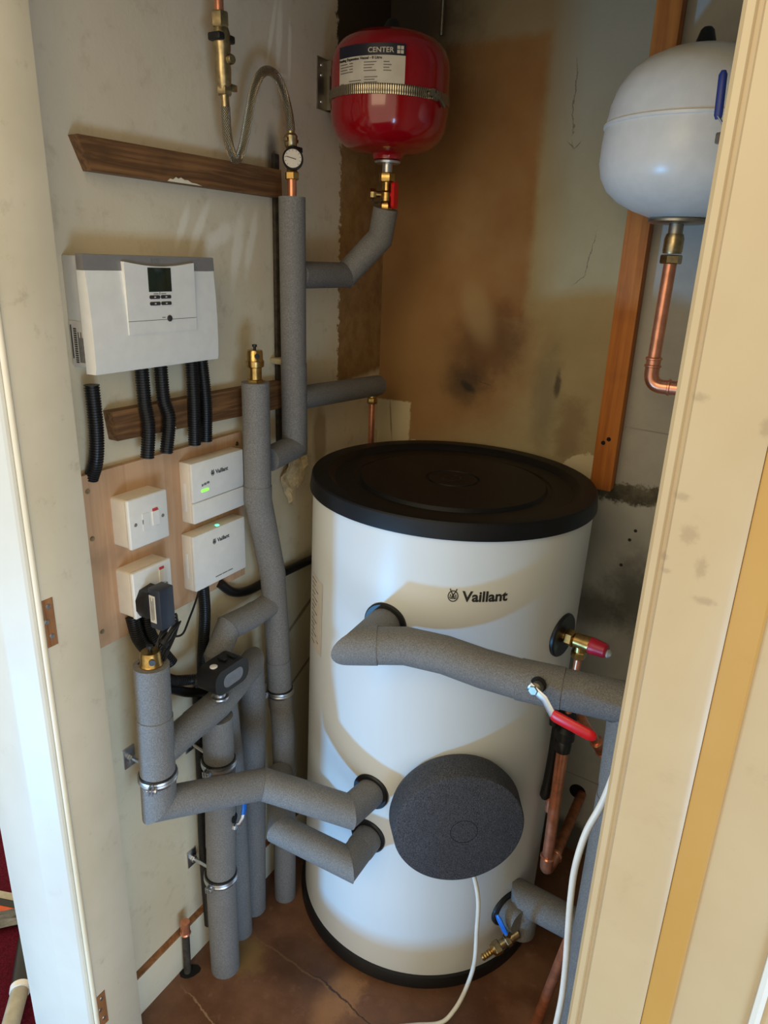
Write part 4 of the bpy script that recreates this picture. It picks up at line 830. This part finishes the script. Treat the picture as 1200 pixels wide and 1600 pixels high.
# motorised valve actuator on the tee
ac = thing('valve_actuator', 'black motorised valve head with a grey window on the lagged tee', 'actuator', (0.110, 0.895, 0.735))
b_ = BM(); prism(b_, rrect(0.850, 0.944, 0.752, 0.804, 0.02, 6), 0.088, 0.136, 0); obj('body', b_, 'black_plastic', ac)
obj('window', prism(BM(), rrect(0.872, 0.926, 0.762, 0.790, 0.0125, 6), 0.1355, 0.1368, 0), 'grey_window', ac)
obj('push_button', lathe(BM(), [(0, 0), (0.0075, 0), (0.0075, 0.002), (0.006, 0.003), (0, 0.003)], (0.112, 0.872, 0.8035), (0, 0, 1), 24), 'white_plastic', ac)
b_ = BM(); box(b_, (0.100, 0.895, 0.8055), (0.118, 0.905, 0.809), 0.001); box(b_, (0.105, 0.915, 0.8055), (0.125, 0.922, 0.808), 0.001); obj('manual_lever', b_, 'black_plastic', ac)
obj('base_ring', lathe(BM(), [(0.008, 0), (0.017, 0), (0.018, 0.003), (0.017, 0.006), (0.012, 0.008), (0.012, 0.03)], (0.112, 0.885, 0.727), (0, 0, 1), 32), 'zinc', ac)
obj('gland', cyl(BM(), (0.075, 0.862, 0.765), (0.092, 0.872, 0.765), 0.013), 'black_plastic', ac)

# thin old pipes on the left wall, clip, torn paper
obj('wall_channel', box(BM(), (0.0, 1.211, 1.15), (0.009, 1.226, 1.735), 0.002), 'dirty_pipe', label='narrow sooty upright strip on the left wall beside the lagged riser', cat='strip')
op = thing('old_pipe', 'thin beige painted pipe behind the long lagged riser', 'pipe', (0.010, 1.236, 1.15))
obj('tube', cyl(BM(), (0.010, 1.236, 1.15), (0.010, 1.236, 1.60), 0.0055), 'beige_pipe', op)
b_ = BM(); box(b_, (0.0, 1.195, 1.334), (0.03, 1.230, 1.346), 0.002); lathe(b_, [(0.0056, -0.006), (0.0085, -0.006), (0.0085, 0.006), (0.0056, 0.006)], (0.010, 1.236, 1.34), (0, 0, 1), 20); obj('pipe_clip', b_, 'beige_pipe', op)
tp = BM(); G = [[tp.verts.new((0.014+0.009*math.sin(i*0.7+j_*0.8)+0.003*math.sin(i*2.1), 1.225+0.075*j_/6+0.007*math.sin(i*0.9)-(0.03*j_/6 if i > 6 else 0), 1.142-0.125*i/10+0.006*math.sin(j_*2.2))) for j_ in range(7)] for i in range(11)]
for i in range(10):
    for j_ in range(6):
        if i > 6 and j_ > 9-i+2: continue
        tp.faces.new((G[i][j_], G[i][j_+1], G[i+1][j_+1], G[i+1][j_]))
bmesh.ops.delete(tp, geom=[v for v in tp.verts if not v.link_faces], context='VERTS')
bmesh.ops.solidify(tp, geom=tp.faces[:], thickness=0.0015)
obj('torn_paper', tp, 'brown_tag', label='torn beige wallpaper flap hanging below the bottom elbow of the long riser', cat='paper')

# copper stub through the floor, left front
cs = thing('copper_stub', 'capped copper pipe stub rising from a hole in the floor by the left wall', 'pipe', (0.030, 0.825, 0))
obj('tube', cyl(BM(), (0.030, 0.824, 0.0), (0.030, 0.827, 0.115), 0.0082), 'dirty_pipe', cs)
b_ = BM(); cyl(b_, (0.030, 0.827, 0.112), (0.030, 0.8275, 0.148), 0.0102); lathe(b_, [(0.0100, -0.003), (0.0118, 0), (0.0100, 0.003)], (0.030, 0.827, 0.116), (0, 0, 1), 24); obj('end_cap', b_, 'copper', cs)
b_ = BM(); prism(b_, [(0.017, 0.812), (0.026, 0.806), (0.036, 0.808), (0.043, 0.812), (0.050, 0.822), (0.054, 0.838), (0.050, 0.846), (0.038, 0.848), (0.026, 0.842), (0.018, 0.832)], -0.0002, 0.0012, 2); obj('floor_hole', b_, 'hole', cs)

# ------------------------------------------------------------------ right side: relief valve, tundish, copper
pv = V(0.660, 1.287, 0.851); dv = V(0.95, -0.16, 0.0).normalized()
tpv = thing('relief_valve', 'brass relief valve with crimson cap on the right side of the cylinder', 'valve', pv)
b_ = BM(); cyl(b_, pv, pv+dv*0.012, 0.012); hexnut(b_, pv+dv*0.010, dv, 0.0175, 0.016); lathe(b_, [(0.010, 0.024), (0.0150, 0.030), (0.0158, 0.050), (0.0165, 0.056), (0.0165, 0.062)], pv, dv, 32)
vc = pv+dv*0.040; cyl(b_, vc, vc+V(0, 0, -0.024), 0.0125); hexnut(b_, vc+V(0, 0, -0.036), (0, 0, 1), 0.0155, 0.016); obj('body', b_, 'brass', tpv)
obj('cap', lathe(BM(), [(0.0168, 0.060), (0.0175, 0.064), (0.0160, 0.074), (0.0145, 0.092), (0.012, 0.095), (0, 0.095)], pv, dv, 12), 'red_cap', tpv)
obj('tag', lathe(BM(), [(0.008, 0.094), (0.009, 0.098), (0.003, 0.104), (0, 0.104)], pv+V(0, 0, -0.004), dv, 12), 'polythene', tpv)
vx, vy = vc.x, vc.y
cp1 = thing('copper_pipe', 'upright copper discharge pipe with tundish down the right side of the cylinder', 'pipe', (vx, vy, 0.27))
obj('tube', cyl(BM(), (vx, vy, 0.815), (vx-0.004, vy, 0.68), 0.0075), 'copper', cp1)
b_ = BM(); lathe(b_, [(0.0076, -0.006), (0.0105, -0.004), (0.0105, 0.004), (0.0076, 0.006)], (vx-0.004, vy, 0.705), (0, 0, 1), 24); obj('coupling', b_, 'copper', cp1)
obj('tundish', lathe(BM(), [(0.010, 0.085), (0.018, 0.080), (0.020, 0.066), (0.013, 0.060), (0.012, 0.050), (0.020, 0.042), (0.021, 0.022), (0.014, 0.016), (0.017, 0.010), (0.016, -0.010), (0.010, -0.014)], (vx-0.005, vy, 0.600), (0, 0, 1), 28), 'black_plastic', cp1)
b_ = BM(); cyl(b_, (vx-0.004, vy-0.01, 0.660), (vx-0.030, vy-0.015, 0.666), 0.006); cyl(b_, (vx-0.028, vy-0.015, 0.655), (vx-0.03, vy-0.015, 0.68), 0.008); obj('inlet_spout', b_, 'black_plastic', cp1)
obj('tube', cyl(BM(), (vx-0.005, vy, 0.61), (vx-0.004, vy, 0.275), 0.0125), 'copper', cp1)
obj('tube', cyl(BM(), (vx-0.022, vy+0.02, 0.60), (vx-0.020, vy+0.02, 0.41), 0.0095), 'copper', cp1)
b_ = BM(); sweep(b_, fillet([(vx-0.004, vy, 0.31), (vx-0.004, vy, 0.265), (vx+0.002, vy+0.06, 0.262)], 0.02), 0.0145, 24); lathe(b_, [(0.0143, -0.003), (0.017, 0), (0.0143, 0.003)], (vx-0.004, vy, 0.305), (0, 0, 1), 24); lathe(b_, [(0.0143, -0.003), (0.017, 0), (0.0143, 0.003)], (vx+0.001, vy+0.052, 0.262), (0.1, 1, 0), 24); obj('elbow', b_, 'copper', cp1)
cp2 = thing('copper_pipe', 'stained copper pipe slanting from a hole low in the back wall to the discharge elbow', 'pipe', (0.69, 1.5, 0.19))
obj('tube', cyl(BM(), (vx+0.001, vy+0.05, 0.262), (0.682, 1.668, 0.192), 0.0125), 'copper_old', cp2)
obj('wall_hole', lathe(BM(), [(0, 0), (0.022, 0), (0.022, 0.0015), (0, 0.0015)], (0.671, 1.6552, 0.198), (0, -1, 0), 28), 'hole', cp2)
cp3 = thing('copper_pipe', 'short copper pipe slanting away under the red lever towards the right', 'pipe', (0.74, 1.35, 0.55))
obj('tube', cyl(BM(), (0.718, 1.30, 0.67), (0.752, 1.37, 0.565), 0.010), 'copper', cp3)
b_ = BM(); cyl(b_, (0.745, 1.356, 0.587), (0.757, 1.38, 0.549), 0.0125); cyl(b_, (0.757, 1.38, 0.549), (0.770, 1.40, 0.520), 0.010, r2=0.005); lathe(b_, [(0.0123, -0.003), (0.0145, 0), (0.0123, 0.003)], (0.746, 1.358, 0.584), (0.4, 0.7, -1), 24); lathe(b_, [(0.0123, -0.003), (0.0145, 0), (0.0123, 0.003)], (0.757, 1.38, 0.549), (0.4, 0.7, -1), 24); obj('coupling', b_, 'copper', cp3)
cp4 = thing('copper_pipe', 'bare copper pipe slanting up from the floor at bottom right', 'pipe', (0.756, 1.131, 0))
obj('tube', cyl(BM(), (0.752, 1.130, 0.0), (0.800, 1.085, 0.33), 0.0105), 'copper', cp4)
obj('edge_trim', sweep(BM(), spline([(0.674, 1.297, 0.72), (0.673, 1.295, 0.64), (0.672, 1.295, 0.56), (0.670, 1.292, 0.49), (0.668, 1.289, 0.445)], 6), [0.010]*20+[0.011]*4+[0.006], 14, flat=(1.0, 0.8)), 'black_plastic', label='flat black strap hanging down the right side of the cylinder behind the copper pipes', cat='strap')
# drain cock
dc = thing('drain_valve', 'brass drain valve with a bright blue lever at the foot of the cylinder', 'valve', (0.64, 1.15, 0.10))
p0, p1 = V(0.672, 1.200, 0.142), V(0.622, 1.135, 0.108); dd = (p1-p0).normalized()
b_ = BM(); cyl(b_, p0, p0+dd*0.05, 0.0105); hexnut(b_, p0+dd*0.022, dd, 0.014, 0.012); hexnut(b_, p0+dd*0.048, dd, 0.0155, 0.016); obj('body', b_, 'brass_dull', dc)
obj('hose_tail', lathe(BM(), [(0.0105, 0.062), (0.0135, 0.063), (0.0135, 0.068), (0.008, 0.070)] + [(0.0078 if i % 2 else 0.0064, 0.072+0.003*i) for i in range(8)] + [(0.005, 0.097), (0.005, 0.09), (0, 0.09)], p0, dd, 24), 'brass', dc)
b_ = BM(); cyl(b_, p0+dd*0.020, p0+dd*0.020+V(-0.008, -0.012, 0.020), 0.005); obj('spindle', b_, 'brass', dc)
obj('lever', sweep(BM(), [V(0.628, 1.170, 0.198), V(0.634, 1.168, 0.192), V(0.652, 1.166, 0.166), V(0.655, 1.166, 0.161)], [0.005, 0.0075, 0.0075, 0.005], 14, flat=(0.5, 1.0)), 'blue_plastic', dc)
# white cable by the right frame
obj('white_cable', sweep(BM(), spline([(0.955, 0.684, 1.75), (0.950, 0.684, 1.45), (0.925, 0.690, 1.24), (0.888, 0.708, 1.09), (0.877, 0.712, 1.02), (0.868, 0.712, 0.965), (0.8555, 0.712, 0.915), (0.8495, 0.712, 0.86), (0.8500, 0.712, 0.81), (0.8530, 0.712, 0.76), (0.857, 0.712, 0.70), (0.859, 0.712, 0.64), (0.857, 0.712, 0.57), (0.855, 0.712, 0.45), (0.86, 0.712, 0.0)], 8), 0.0042, 12), 'white_cable', label='white cable bowing out beside the right door frame', cat='cable')
obj('vent_pipe', sweep(BM(), [(0.139, 1.64, 2.02), (0.139, 1.64, 2.42)], 0.0035, 12), 'steel', label='thin grey tube on the back wall above the red vessel', cat='pipe')

# ------------------------------------------------------------------ hall clutter at lower left
vt = thing('vacuum_tube', 'black and beige vacuum cleaner tube lying on the maroon carpet', 'vacuum tube', (-0.25, 0.58, 0))
obj('tube', cyl(BM(), (-0.33, 0.675, 0.022), (-0.232, 0.590, 0.022), 0.020, 28), 'black_plastic', vt)
obj('sleeve', cyl(BM(), (-0.236, 0.5935, 0.022), (-0.15, 0.50, 0.022), 0.018, 28), 'tube_beige', vt)
obj('collar', cyl(BM(), (-0.240, 0.597, 0.022), (-0.230, 0.5883, 0.022), 0.0212, 28), 'white_plastic', vt)
tb = thing('striped_offcut', 'beige, black and orange striped strip lying on the carpet beyond the frame', 'strip', (-0.46, 0.72, 0))
for i, mm in enumerate(('tube_beige', 'black_plastic', 'orange', 'black_plastic')):
    q = -0.022*i
    obj('strip', prism(BM(), [(-0.60+q*0.4, 0.68+q), (-0.60+q*0.4, 0.70+q), (-0.32+q*0.4, 0.80+q), (-0.32+q*0.4, 0.78+q)], -0.004, 0.012-0.001*i, 2), mm, tb)
pb = BM(); G = [[pb.verts.new((-0.52+0.20*j_/9, 0.54+0.012*i+0.028*j_, 0.004+0.022*abs(math.sin(i*1.7+j_*1.1))*math.sin(math.pi*(i+1)/9))) for j_ in range(10)] for i in range(8)]
for i in range(7):
    for j_ in range(9): pb.faces.new((G[i][j_], G[i][j_+1], G[i+1][j_+1], G[i+1][j_]))
bmesh.ops.solidify(pb, geom=pb.faces[:], thickness=0.001)
obj('polythene_bag', pb, 'polythene', label='crumpled grey polythene on the maroon carpet', cat='bag')
